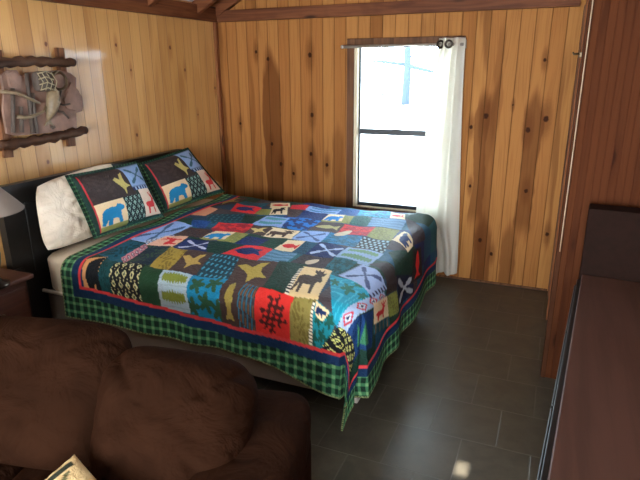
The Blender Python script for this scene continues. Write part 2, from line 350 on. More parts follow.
('plaid',(40,90,100),(30,70,80),[(2.23,1.501),(2.317,1.203),(2.384,1.183),(2.28,1.507)]),
('tex2',(130,135,65),(105,105,55),[(2.188,1.242),(2.218,1.077),(2.357,1.041),(2.329,1.2)]),
('plain',(52,44,46),(72,55,52),[(1.967,1.122),(2.074,1.046),(2.218,1.077),(2.173,1.264)]),
('tex',(22,58,48),(20,50,42),[(2.004,0.87),(2.133,0.7),(2.26,0.72),(2.131,1.097)]),
('arrows2',(20,30,60),(175,190,205),[(2.133,1.074),(2.26,0.72),(2.381,0.703),(2.344,1.041)]),
('bearl',(225,205,170),(20,42,95),[(1.97,0.669),(1.985,0.438),(2.104,0.613),(2.104,0.764)]),
('tex',(62,52,60),(50,44,50),[(1.918,0.158),(1.997,0.189),(2.141,0.376),(2.101,0.639)]),
('fishv',(40,35,40),(205,40,45),[(2.111,0.689),(2.151,0.499),(2.354,0.457),(2.302,0.761)])
]
# ------------------------------------------------------------------ more materials
def dresser_mat(name, c1, c2, rough, spec=0.4):
    t = NT(name); o = t.obj(); g = t.noise(t.scale(o, (26, 1.6, 26)), 1.0, 3, 0.6, 0.4); b = t.noise(o, 3.0, 3)
    col = t.mix(t.maprange(g, 0.35, 0.7), c1, c2); sc = t.noise(o, 70, 2)
    r = t.math('ADD', t.math('MULTIPLY', b, 0.16), rough)
    return t.done(t.bsdf(col, r, t.bump(sc, 0.03, 0.002), Specular_IOR_Level=spec))
M['dresser_top'] = dresser_mat('walnut_laminate_top', rgb(78, 51, 42), rgb(67, 43, 35), 0.36, 0.3)
M['dresser_dark'] = dresser_mat('dark_espresso_panel', rgb(34, 20, 16), rgb(28, 17, 13), 0.7, 0.05)
M['night'] = dresser_mat('reddish_brown_wood', rgb(84, 48, 36), rgb(66, 36, 27), 0.45)

def floor_mat():
    t = NT('slate_look_tile'); o = t.obj(); TS = 0.305
    sp = t.n('ShaderNodeSeparateXYZ'); t.put(sp.inputs[0], o)
    row = t.math('DIVIDE', t.math('ADD', sp.outputs[1], 2.052), TS); ri = t.math('FLOOR', row); rf = t.math('SUBTRACT', row, ri)
    par = t.math('SUBTRACT', ri, t.math('MULTIPLY', t.math('FLOOR', t.math('DIVIDE', ri, 2.0)), 2.0))
    cx = t.math('ADD', t.math('DIVIDE', t.math('SUBTRACT', sp.outputs[0], 2.413), TS), t.math('MULTIPLY', par, 0.5))
    ci = t.math('FLOOR', cx); cf = t.math('SUBTRACT', cx, ci)
    def edge(f): return t.math('MINIMUM', f, t.math('SUBTRACT', 1.0, f))
    e = t.math('MINIMUM', edge(rf), edge(cf))
    gm = t.math('SUBTRACT', 1.0, t.maprange(e, 0.006, 0.014))
    cv = t.n('ShaderNodeCombineXYZ'); t.put(cv.inputs[0], ci); t.put(cv.inputs[1], ri)
    wn = t.n('ShaderNodeTexWhiteNoise', noise_dimensions='2D'); t.put(wn.inputs['Vector'], cv.outputs[0])
    n1 = t.noise(o, 9, 4, 0.6, 0.3); n2 = t.noise(o, 60, 3)
    col = t.mix(t.maprange(n1, 0.3, 0.7), rgb(64, 60, 52), rgb(86, 80, 68))
    col = t.mix(t.math('MULTIPLY', wn.outputs['Value'], 0.35), col, rgb(68, 62, 50))
    col = t.mix(t.math('MULTIPLY', n2, 0.3), col, rgb(52, 52, 50))
    col = t.mix(t.math('MULTIPLY', gm, 0.55), col, rgb(92, 88, 80))
    hg = t.math('ADD', t.math('MULTIPLY', t.math('SUBTRACT', 1.0, gm), 1.0), t.math('ADD', t.math('MULTIPLY', n1, 0.5), t.math('MULTIPLY', n2, 0.12)))
    r = t.math('ADD', 0.24, t.math('MULTIPLY', n1, 0.2))
    return t.done(t.bsdf(col, r, t.bump(hg, 0.35, 0.003), Specular_IOR_Level=0.45))
M['floor'] = floor_mat()

def cloth(name, c, rough=0.85, var=0.1, weave=900.0, wr=0.25, wsc=9.0, **k):
    t = NT(name); o = t.obj(); f = t.noise(o, 6, 3)
    lo = tuple(x * (1 - var) for x in c[:3]) + (1,); hi = tuple(min(1, x * (1 + var)) for x in c[:3]) + (1,)
    b1 = t.bump(t.noise(o, wsc, 4, 0.55, 0.6), wr, 0.03); b2 = t.bump(t.noise(o, weave, 2), 0.25, 0.001, b1)
    return t.done(t.bsdf(t.ramp(f, [(0.3, lo), (0.7, hi)]), rough, b2, **k))
M['sofa'] = cloth('brown_microsuede', rgb(34, 18, 10), 0.9, 0.25, 500, 0.9, 6.5, Sheen_Weight=0.02, Sheen_Roughness=0.35, Sheen_Tint=rgb(170, 95, 60), Specular_IOR_Level=0.02)
M['white_cotton'] = cloth('off_white_cotton', rgb(226, 210, 190), 0.9, 0.05, 900, 0.6, 14)
M['mattress'] = cloth('cream_sheet', rgb(214, 196, 172), 0.9, 0.06, 900, 0.5, 10)
M['boxcover'] = cloth('taupe_box_spring_cover', rgb(112, 98, 86), 0.9, 0.06, 700, 0.2, 9)
M['shade'] = cloth('grey_linen_shade', rgb(122, 108, 98), 0.9, 0.04, 800, 0.05, 5)
M['bark'] = plain('bark', rgb(15, 30, 44), 0.95, 0.3, 6)  # blue of the overexposed window glow put into the bark colour
M['snow'] = plain('bright_pale_ground', rgb(225, 228, 230), 0.9, 0.08, 0.3)

def curtain_mat():
    t = NT('white_curtain_cloth'); o = t.obj(); w = t.bump(t.noise(o, 700, 2), 0.2, 0.001)
    d = t.n('ShaderNodeBsdfDiffuse'); d.inputs[0].default_value = rgb(236, 232, 222); t.put(d.inputs['Normal'], w)
    tr = t.n('ShaderNodeBsdfTranslucent'); tr.inputs[0].default_value = rgb(236, 234, 226)
    mx = t.n('ShaderNodeMixShader'); mx.inputs[0].default_value = 0.5; t.put(mx.inputs[1], d.outputs[0]); t.put(mx.inputs[2], tr.outputs[0])
    return t.done(mx.outputs[0])
M['curtain'] = curtain_mat()
def glass_mat():
    t = NT('window_glass'); tr = t.n('ShaderNodeBsdfTransparent'); tr.inputs[0].default_value = (0.97, 0.985, 0.98, 1)
    g = t.n('ShaderNodeBsdfGlossy'); g.inputs['Roughness'].default_value = 0.02
    mx = t.n('ShaderNodeMixShader'); lw = t.n('ShaderNodeFresnel'); lw.inputs[0].default_value = 1.45
    t.put(mx.inputs[0], lw.outputs[0]); t.put(mx.inputs[1], tr.outputs[0]); t.put(mx.inputs[2], g.outputs[0])
    return t.done(mx.outputs[0])
M['glass'] = glass_mat()
def printed(name, bsc=260.0, rough=0.85):
    """cloth whose print (dyed colours) is stored per vertex"""
    t = NT(name); a = t.n('ShaderNodeVertexColor'); a.layer_name = 'print'; o = t.obj()
    f = t.noise(o, 160, 2); col = t.mix(t.math('MULTIPLY', f, 0.10), a.outputs[0], (0.02, 0.02, 0.025, 1))
    b1 = t.bump(t.noise(o, 42, 4, 0.6, 0.8), 0.8, 0.014); b2 = t.bump(t.noise(o, bsc, 2), 0.3, 0.002, b1)
    return t.done(t.bsdf(col, rough, b2, Specular_IOR_Level=0.2))
M['quilt'] = printed('patchwork_quilt_print', rough=0.7)
M['sham'] = printed('patchwork_sham_print', rough=0.7)
M['throw'] = printed('printed_throw_cotton')

M['casing_flat'] = plain('dark_reddish_corner_board', rgb(66, 38, 24), 0.8, 0.15, 12, Specular_IOR_Level=0.05)
# ------------------------------------------------------------------ camera
cd = bpy.data.cameras.new('camera'); cam = bpy.data.objects.new('camera', cd); COL.objects.link(cam)
CY, CP, CR_ = 0.404283133836203, 0.3069807575202351, -0.007941852824002995
fw = Vector((-math.sin(CY) * math.cos(CP), math.cos(CY) * math.cos(CP), -math.sin(CP)))
rt = Vector((math.cos(CY), math.sin(CY), 0)); upv = rt.cross(fw)
r2 = rt * math.cos(CR_) + upv * math.sin(CR_); u2 = -rt * math.sin(CR_) + upv * math.cos(CR_)
Mx = Matrix((r2, u2, -fw)).transposed().to_4x4(); Mx.translation = Vector((2.8139, -4.3136, 1.68)); cam.matrix_world = Mx
cd.sensor_width = 36.0; cd.lens = 546.5842423675739 * 36.0 / 640.0; cd.clip_start = 0.02; scene.camera = cam

# ------------------------------------------------------------------ room shell
RX, CYW = 2.91, -1.33                 # closet side plane, closet front plane
REAR, EAST = -6.2, 4.7
SL = 0.545                            # roof pitch
def roofz(x): return 2.185 + SL * min(x, 2.35) - SL * max(0, x - 2.35)
WX0, WX1, WZ0, WZ1 = 1.275, 2.08, 0.535, 1.838   # window opening in the back wall
RWX0, RWX1, RWZ0, RWZ1 = 1.1, 3.4, 0.35, 2.05    # patio window in the rear wall

struct('floor', MB().box((-0.15, REAR - 0.15, -0.1), (EAST + 0.15, 0.15, 0)), M['floor'], 'dark grey-brown stone-look tiles laid in running bond', 'floor')
struct('wall_left', MB().box((-0.12, REAR - 0.12, 0), (0, 0.12, 2.19)), M['pine_left'], 'honey pine tongue and groove boards behind the headboard', 'wall')
def gable(y0, y1, hole):
    mb = MB(); x0, x1, z0, z1 = hole
    xs = [0, x0, x1, EAST]
    def pane(xa, xb, za, zfa, zfb):
        mb.prism([(xa, za), (xb, za), (xb, zfb), (xa, zfa)], lambda a, b: (a, y0, b), lambda a, b: (a, y1, b))
    pane(0, x0, 0, roofz(0), roofz(x0)); pane(x1, 2.35 if x1 < 2.35 else x1, 0, roofz(x1), roofz(max(2.35, x1)))
    if x1 < 2.35: pane(2.35, EAST, 0, roofz(2.35), roofz(EAST))
    else: pane(x1, EAST, 0, roofz(x1), roofz(EAST))
    pane(x0, x1, 0, z0, z0)
    if x0 < 2.35 < x1: pane(x0, 2.35, z1, roofz(x0), roofz(2.35)); pane(2.35, x1, z1, roofz(2.35), roofz(x1))
    else: pane(x0, x1, z1, roofz(x0), roofz(x1))
    return mb
struct('wall_back', gable(0, 0.12, (WX0, WX1, WZ0, WZ1)), M['pine_back'], 'knotty pine boards of the wall around the window', 'wall')
def gable_grid(y0, y1, holes):
    mb = MB(); xs = sorted({0.0, 2.35, EAST} | {h[0] for h in holes} | {h[1] for h in holes})
    for xa, xb in zip(xs[:-1], xs[1:]):
        cuts = sorted((h[2], h[3]) for h in holes if h[0] <= xa and h[1] >= xb); za = 0.0
        for c0, c1 in cuts:
            mb.prism([(xa, za), (xb, za), (xb, c0), (xa, c0)], lambda a, b: (a, y0, b), lambda a, b: (a, y1, b)); za = c1
        mb.prism([(xa, za), (xb, za), (xb, roofz(xb)), (xa, roofz(xa))], lambda a, b: (a, y0, b), lambda a, b: (a, y1, b))
    return mb
struct('porch_roof', MB().box((0.2, REAR - 3.4, 2.28), (4.6, REAR - 0.14, 2.33)), M['white_paint'], 'porch roof shading the window behind the viewer', 'roof')  # invented slab outside, put there to block sun through the rear window
SUN_EL = math.radians(33); GZ = (-2.255 - REAR) * math.tan(SUN_EL)
struct('wall_rear', gable_grid(REAR, REAR - 0.12, [(RWX0, RWX1, RWZ0, RWZ1), (2.575, 2.625, GZ - 0.03, GZ + 0.10)]), M['pine_back'], 'pine boards of the wall behind the viewer', 'wall')  # narrow upper slot added to let a sun spot reach the floor
struct('wall_east', MB().box((EAST, REAR - 0.12, 0), (EAST + 0.12, 0.12, 2.17)), M['pine_right'], 'pine boards of the far right wall out of view', 'wall')
mb = MB()
mb.prism([(-0.12, roofz(0) - 0.065), (2.35, roofz(2.35)), (2.35, roofz(2.35) + 0.05), (-0.12, roofz(0) - 0.015)], lambda a, b: (a, 0.12, b), lambda a, b: (a, REAR - 0.12, b))
mb.prism([(2.35, roofz(2.35)), (EAST + 0.12, roofz(EAST) - 0.065), (EAST + 0.12, roofz(EAST) - 0.015), (2.35, roofz(2.35) + 0.05)], lambda a, b: (a, 0.12, b), lambda a, b: (a, REAR - 0.12, b))
struct('ceiling', mb, M['deck'], 'white sloping roof deck between brown rafters', 'ceiling')
mb = MB()
mb.prism([(RX, 0), (EAST, 0), (EAST, roofz(EAST)), (RX, roofz(RX))], lambda a, b: (a, CYW, b), lambda a, b: (a, CYW + 0.06, b))
struct('wall_closet', mb, M['red_panel'], 'reddish brown grooved panel wall behind the dresser', 'wall')
mb = MB()
mb.prism([(CYW + 0.06, 0), (0, 0), (0, roofz(RX)), (CYW + 0.06, roofz(RX))], lambda a, b: (RX, a, b), lambda a, b: (RX + 0.06, a, b))
struct('wall_right', mb, M['pine_right'], 'narrow pine side wall beyond the red panel corner', 'wall')

# plates, tie beam, rafters (brown lumber)
struct('trim_1', MB().box((0.0, REAR, 2.052), (0.045, -0.001, 2.168), 0.004), M['beam_y'], 'brown plate beam along top of the left wall', 'beam')
struct('trim_2', MB().box((0.045, -0.045, 2.050), (RX - 0.04, 0.0, 2.140), 0.004), M['beam_x'], 'brown tie beam across top of the back wall', 'beam')
def rafter(name, y0, y1, label, d=0.115):
    mb = MB(); x1 = 2.35
    for s in (1, -1):
        if s == 1: q = [(0.0, roofz(0) - d * 1.12), (x1, roofz(x1) - d * 1.12), (x1, roofz(x1)), (0.0, roofz(0))]
        else: q = [(x1, roofz(x1) - d * 1.12), (EAST, roofz(EAST) - d * 1.12), (EAST, roofz(EAST)), (x1, roofz(x1))]
        mb.prism(q, lambda a, b: (a, y0, b), lambda a, b: (a, y1, b))
    struct(name, mb, M['beam_x'], label, 'rafter')
rafter('trim_3', -0.052, -0.006, 'brown rafter lying against the back gable', 0.11)
ys = [-0.275 - 0.60 * k for k in range(10)]
for k, y in enumerate(ys):
    rafter('trim_%d' % (20 + k), y - 0.045, y, ['first', 'second', 'third', 'fourth', 'fifth', 'sixth', 'seventh', 'eighth', 'ninth', 'tenth'][k] + ' brown rafter out from the back gable', 0.10)
struct('trim_4', MB().box((0.0, -0.045, 0.0), (0.028, 0.0, 2.052), 0.006), M['trim_z'], 'brown corner strip between left and back walls', 'trim')
struct('trim_5', MB().box((RX - 0.022, CYW - 0.01, 0), (RX + 0.002, CYW + 0.10, 2.6), 0.003), M['casing_flat'], 'brown corner board at the red panel edge', 'trim')
struct('trim_6', MB().box((RX - 0.010, CYW - 0.014, 0.75), (RX - 0.005, CYW - 0.0105, 2.6), 0.002), M['pale_trim'], 'thin pale metal edge running down the red panel corner', 'trim')  # lit corner edge put into the colour; strip stops where the brightness fades
struct('trim_7', MB().box((RX - 0.016, -0.55, 0), (RX - 0.001, -0.45, 2.05), 0.003), M['trim_z'], 'brown casing board on the narrow side wall', 'trim')
struct('trim_8', MB().box((RX - 0.016, -0.12, 0), (RX - 0.001, -0.001, 2.05), 0.003), M['casing'], 'dark casing board in the far right corner', 'trim')
struct('baseboard_back', MB().box((2.05, -0.010, 0), (RX - 0.02, -0.0005, 0.018), 0.003), M['casing'], 'thin dark strip where back wall meets floor', 'trim')
mb = MB().box((RX - 0.022, -0.66, 1.72), (RX - 0.001, -0.62, 1.75), 0.003); mb.tube([(RX - 0.02, -0.64, 1.742), (RX - 0.05, -0.64, 1.738), (RX - 0.055, -0.64, 1.75)], 0.006)
tag(mb.build('wall_hook', M['knob']), 'small pale brass hook high on narrow side wall', 'hook')

# ------------------------------------------------------------------ window
win = bpy.data.objects.new('window_1', None); COL.objects.link(win); win.location = (WX0, 0.06, WZ0); tag(win, 'single hung window with dark frame, bright daylight outside', 'window', None, 'structure')
mb = MB(); T = 0.012
mb.box((WX0 + 0.03, 0.045, WZ0 + 0.0), (WX0 + 0.03 + T, 0.075, WZ1), 0.003); mb.box((WX1 - 0.03 - T, 0.045, WZ0), (WX1 - 0.03, 0.075, WZ1), 0.003)
mb.box((WX0 + 0.03, 0.040, WZ0), (WX1 - 0.03, 0.08, WZ0 + 0.035), 0.003); mb.box((WX0 + 0.03, 0.045, WZ1 - 0.018), (WX1 - 0.03, 0.075, WZ1), 0.003)
mb.build('window_frame', M['alu'], win)
mb = MB(); mb.box((WX0 + 0.03 + T, 0.035, 1.145), (WX1 - 0.03 - T, 0.07, 1.190), 0.004); mb.box((1.60, 0.025, 1.188), (1.66, 0.055, 1.196), 0.003)
mb.build('meeting_rail', M['alu'], win)
MB().box((WX0 + 0.03 + T, 0.057, WZ0 + 0.035), (WX1 - 0.03 - T, 0.061, 1.145)).build('pane', M['glass'], win)
MB().box((WX0 + 0.03 + T, 0.064, 1.19), (WX1 - 0.03 - T, 0.068, WZ1 - 0.03)).build('pane', M['glass'], win)
mb = MB(); mb.box((WX0, 0.0, WZ0), (WX0 + 0.03, 0.11, WZ1), 0.002); mb.box((WX1 - 0.03, 0.0, WZ0), (WX1, 0.11, WZ1), 0.002)
mb.box((WX0, 0.0, WZ1 - 0.012), (WX1, 0.11, WZ1), 0.002); mb.box((WX0, 0.0, WZ0 - 0.01), (WX1, 0.11, WZ0 + 0.006), 0.002)
mb.build('window_jamb', M['cream_paint'], win)
mb = MB(); mb.box((WX0 - 0.055, -0.018, WZ0 - 0.06), (WX0 + 0.004, 0.0, WZ1 + 0.05), 0.003); mb.box((WX1 - 0.004, -0.018, WZ0 - 0.06), (WX1 + 0.055, 0.0, WZ1 + 0.05), 0.003)
mb.box((WX0 - 0.03, -0.022, WZ1 - 0.004), (WX1 + 0.03, 0.0, WZ1 + 0.05), 0.003); mb.box((WX0 - 0.055, -0.018, WZ0 - 0.06), (WX1 + 0.055, 0.0, WZ0 + 0.002), 0.003)
mb.build('window_casing', M['casing'], win)
# rear patio window (behind the viewer)
w2 = bpy.data.objects.new('window_2', None); COL.objects.link(w2); w2.location = (RWX0, REAR - 0.05, RWZ0); tag(w2, 'wide window in the wall behind the viewer', 'window', None, 'structure')
mb = MB()
for x in (RWX0, (RWX0 + RWX1) / 2 - 0.025, RWX1 - 0.05): mb.box((x, REAR - 0.08, RWZ0), (x + 0.05, REAR - 0.03, RWZ1), 0.004)
for z in (RWZ0, RWZ1 - 0.05): mb.box((RWX0, REAR - 0.08, z), (RWX1, REAR - 0.03, z + 0.05), 0.004)
mb.build('window_frame', M['white_paint'], w2)

# ------------------------------------------------------------------ curtain and rod
rod = empty('curtain_rod', (1.25, -0.08, 1.83), 'thin brushed metal curtain rod above the window', 'curtain rod')
MB().tube([(1.215, -0.085, 1.826), (2.135, -0.085, 1.826)], 0.011, 14).build('rod', M['rod'], rod)
for x in (1.235, 2.128):
    MB().box((x - 0.006, -0.09, 1.820), (x + 0.006, 0.0, 1.828), 0.002).box((x - 0.015, -0.004, 1.80), (x + 0.015, 0.0, 1.86), 0.002).build('bracket', M['rod'], rod)
MB().lathe([(0, -0.014), (0.011, -0.012), (0.013, 0), (0.011, 0.012), (0, 0.014)], (0, 0, 0), 16, Matrix.Translation((1.209, -0.085, 1.826)) @ Matrix.Rotation(math.pi / 2, 4, 'Y')).build('finial', M['rod'], rod)
cur = empty('curtain', (2.06, -0.085, 0.06), 'white grommet curtain gathered at the right side of window', 'curtain')
ns, ntt = 150, 110; V = []
for j in range(ntt + 1):
    t = j / ntt; z = 1.872 - t * (1.872 - 0.066)
    L = 1.955 - 0.03 * sm(0.02, 0.1, t) - 0.085 * sm(0.08, 0.70, t) + 0.15 * sm(0.74, 0.95, t); Rr = 2.142 + 0.055 * sm(0.0, 1.0, t)
    for i in range(ns + 1):
        s = i / ns; amp = 0.036 * (1 - 0.25 * t)
        ph = s * 2 * math.pi * 2.2 + 0.5 * math.sin(t * 2.3) + 0.5 * t * math.sin(s * 4)
        x = L + (Rr - L) * (s + 0.018 * math.sin(2 * ph)); y = -0.088 + amp * math.sin(ph + 0.6) + 0.012 * math.sin(ph * 2.1 + t * 3) * t
        V.append((x, y, z + 0.004 * math.sin(ph) * (t > 0.95)))
F = [[j * (ns + 1) + i, j * (ns + 1) + i + 1, (j + 1) * (ns + 1) + i + 1, (j + 1) * (ns + 1) + i] for j in range(ntt) for i in range(ns)]
cp = MB().add(V, F, True).build('curtain_panel', M['curtain'], cur)
so = cp.modifiers.new('thickness', 'SOLIDIFY'); so.thickness = 0.002
for gx, gy in ((1.976, -0.112), (2.038, -0.130)):
    Mg = Matrix.Translation((gx, gy, 1.828)) @ Matrix.Rotation(math.pi / 2, 4, 'X') @ Matrix.Rotation(0.5 if gx < 2 else 0.0, 4, 'Y')
    MB().lathe([(0.017, -0.005), (0.028, -0.005), (0.031, 0.0), (0.028, 0.005), (0.017, 0.005), (0.015, 0.0), (0.017, -0.005)], (0, 0, 0), 28, Mg).build('grommet', M['grommet'], cur)

# ------------------------------------------------------------------ outside
mbg = MB().box((-60, 0.5, -0.7), (60, 90, -0.5)); struct('ground_outside', mbg, M['snow'], 'pale overexposed yard outside the window', 'ground')
M['bark_pale'] = plain('pale_grey_bark', rgb(46, 56, 61), 0.95, 0.2, 6)  # lighter bark colour stands in for distant haze and overexposure
def tree(x, y, r, h, label, branches, bm_='bark'):
    t = empty('tree', (x, y, -0.5), label, 'tree', 'trees outside the window')
    MB().tube([(x, y, -0.55), (x + 0.05, y, 1.5), (x - 0.03, y, 4), (x + 0.1, y, h)], [r * 1.25, r, r * 0.85, r * 0.5], 14).build('trunk', M[bm_], t)
    for (z, dx, dy, dz, br) in branches:
        MB().tube([(x, y, z), (x + dx * 0.5, y + dy * 0.5, z + dz * 0.6 + 0.06), (x + dx, y + dy, z + dz)], [br, br * 0.7, br * 0.3], 8).build('branch', M[bm_], t)
tree(-5.5, 28.0, 0.21, 9.0, 'blue-grey tree trunk nearest the middle of the window', [(1.75, -2.8, 0, 0.2, 0.11), (1.7, 2.4, 0, -0.55, 0.13), (2.1, 2.0, 0.4, 0.5, 0.04), (2.6, -1.5, 0, 0.6, 0.04)])
tree(-9.9, 38.0, 0.16, 9.0, 'faint thin tree trunk left of the main trunk outside', [(2.0, 1.2, 0, 0.5, 0.03)], 'bark_pale')

# ------------------------------------------------------------------ bed
def superbox(lo, hi, e=5.0, n=24, wob=0.0, seed=0.0, M_=None):
    """soft rounded block: a cube sphere pushed to a superellipsoid"""
    bm = bmesh.new(); bmesh.ops.create_cube(bm, size=2.0); bmesh.ops.subdivide_edges(bm, edges=list(bm.edges), cuts=n, use_grid_fill=True)
    c = Vector([(a + b) / 2 for a, b in zip(lo, hi)]); d = Vector([(b - a) / 2 for a, b in zip(lo, hi)])
    for v in bm.verts:
        p = v.co; k = (abs(p.x) ** e + abs(p.y) ** e + abs(p.z) ** e) ** (-1 / e); q = p * k
        w = Vector((c.x + q.x * d.x, c.y + q.y * d.y, c.z + q.z * d.z))
        if wob:
            nn = noise.noise(w * 4.0 + Vector((seed, 0, 0))) + 0.5 * noise.noise(w * 9.0 + Vector((0, seed, 0)))
            w += q.normalized() * nn * wob
        v.co = w
    mb = MB(); mb.bm(bm, M_, True); return mb

bed = empty('bed', (1.05, -1.37, 0), 'wide bed with black headboard against the left wall', 'bed')
hb = [(-2.335, 0.18), (-2.335, 1.062), (-2.32, 1.072), (-0.70, 1.06), (-0.64, 1.045), (-0.595, 1.01), (-0.575, 0.96), (-0.575, 0.18)]
headboard = MB().prism(hb, lambda a, b: (0.035, a, b), lambda a, b: (0.085, a, b)).build('headboard', M['black_wood'], bed)
MB().box((0.085, -2.20, 0.55), (0.095, -0.72, 0.96), 0.006).build('panel', M['black_wood'], headboard)
for y in (-2.31, -0.60): MB().box((0.03, y - 0.035, 0.0), (0.10, y + 0.035, 0.60), 0.006).build('post', M['black_wood'], bed)
superbox((0.115, -2.20, 0.41), (2.06, -0.575, 0.650), 16, 20, 0.008, 2.0).build('mattress', M['mattress'], bed)
superbox((0.10, -2.19, 0.16), (2.02, -0.58, 0.425), 30, 16, 0.004, 5.0).build('box_spring', M['boxcover'], bed)
MB().tube([(0.12, -2.195, 0.428), (0.6, -2.198, 0.43), (1.3, -2.196, 0.428), (1.98, -2.195, 0.428)], 0.011, 10).build('piping', M['white_cotton'], bed)
for x in (0.25, 1.985):
    for y in (-1.95, -0.80): MB().box((x - 0.035, y - 0.03, 0.0), (x + 0.035, y + 0.03, 0.18), 0.008).build('leg', M['white_paint'], bed)

# quilt print -----------------------------------------------------------------
def S(c): return np.array([lin(x) for x in c])
def inpoly(px, py, poly):
    r = np.zeros(px.shape, bool); n = len(poly)
    for i in range(n):
        x0, y0 = poly[i]; x1, y1 = poly[(i + 1) % n]
        if y0 == y1: continue
        c = ((y0 > py) != (y1 > py)) & (px < (x1 - x0) * (py - y0) / (y1 - y0) + x0); r ^= c
    return r
def seg(px, py, a, b):
    ax, ay = a; dx, dy = b[0] - ax, b[1] - ay
    t = np.clip(((px - ax) * dx + (py - ay) * dy) / (dx * dx + dy * dy), 0, 1); return np.hypot(px - ax - t * dx, py - ay - t * dy)
BEAR = [(.08,.55),(.12,.36),(.25,.26),(.45,.22),(.62,.26),(.70,.16),(.80,.18),(.93,.30),(.92,.40),(.78,.44),(.76,.60),(.80,.84),(.66,.84),(.62,.66),(.42,.64),(.40,.84),(.24,.84),(.26,.66),(.14,.84),(.05,.80)]
DEER = [(.15,.52),(.30,.48),(.55,.50),(.62,.38),(.58,.30),(.50,.16),(.56,.14),(.64,.28),(.66,.10),(.71,.10),(.71,.28),(.84,.14),(.88,.18),(.76,.34),(.84,.42),(.74,.46),(.72,.62),(.66,.70),(.68,.92),(.60,.92),(.58,.72),(.34,.72),(.30,.92),(.22,.92),(.22,.70),(.14,.62)]
MOOSE = [(.10,.42),(.25,.34),(.50,.34),(.60,.24),(.50,.18),(.52,.08),(.60,.14),(.64,.06),(.70,.14),(.78,.06),(.80,.16),(.90,.12),(.86,.24),(.78,.28),(.86,.40),(.84,.50),(.74,.46),(.70,.56),(.72,.90),(.64,.90),(.58,.62),(.34,.62),(.34,.90),(.26,.90),(.22,.62),(.14,.88),(.08,.88),(.12,.60)]
BIRD = [(.05,.30),(.25,.22),(.45,.34),(.60,.14),(.80,.08),(.68,.30),(.70,.46),(.92,.62),(.78,.62),(.62,.66),(.46,.90),(.42,.66),(.26,.50)]
BIRD2 = [(.10,.60),(.20,.36),(.40,.24),(.58,.30),(.80,.20),(.74,.40),(.92,.66),(.70,.62),(.60,.78),(.38,.82)]
FISH = [(.06,.50),(.20,.36),(.50,.30),(.72,.42),(.92,.26),(.88,.50),(.92,.74),(.72,.58),(.50,.70),(.20,.64)]
HEADB = [(.30,.20),(.62,.10),(.98,.02),(1.0,1.0),(.72,.98),(.70,.72),(.52,.98),(.28,.94),(.20,.62)]
def leafmask(s, t, cx, cy, R, rot=0.0):
    x = s - cx; y = t - cy; th = np.arctan2(y, x) + rot; r = np.hypot(x, y)
    return r < R * (0.55 + 0.32 * np.abs(np.cos(2.5 * th)) + 0.13 * np.cos(5 * th))
def hsh(i, j): return np.mod(np.abs(np.sin(i * 12.9898 + j * 78.233) * 43758.5453), 1.0)
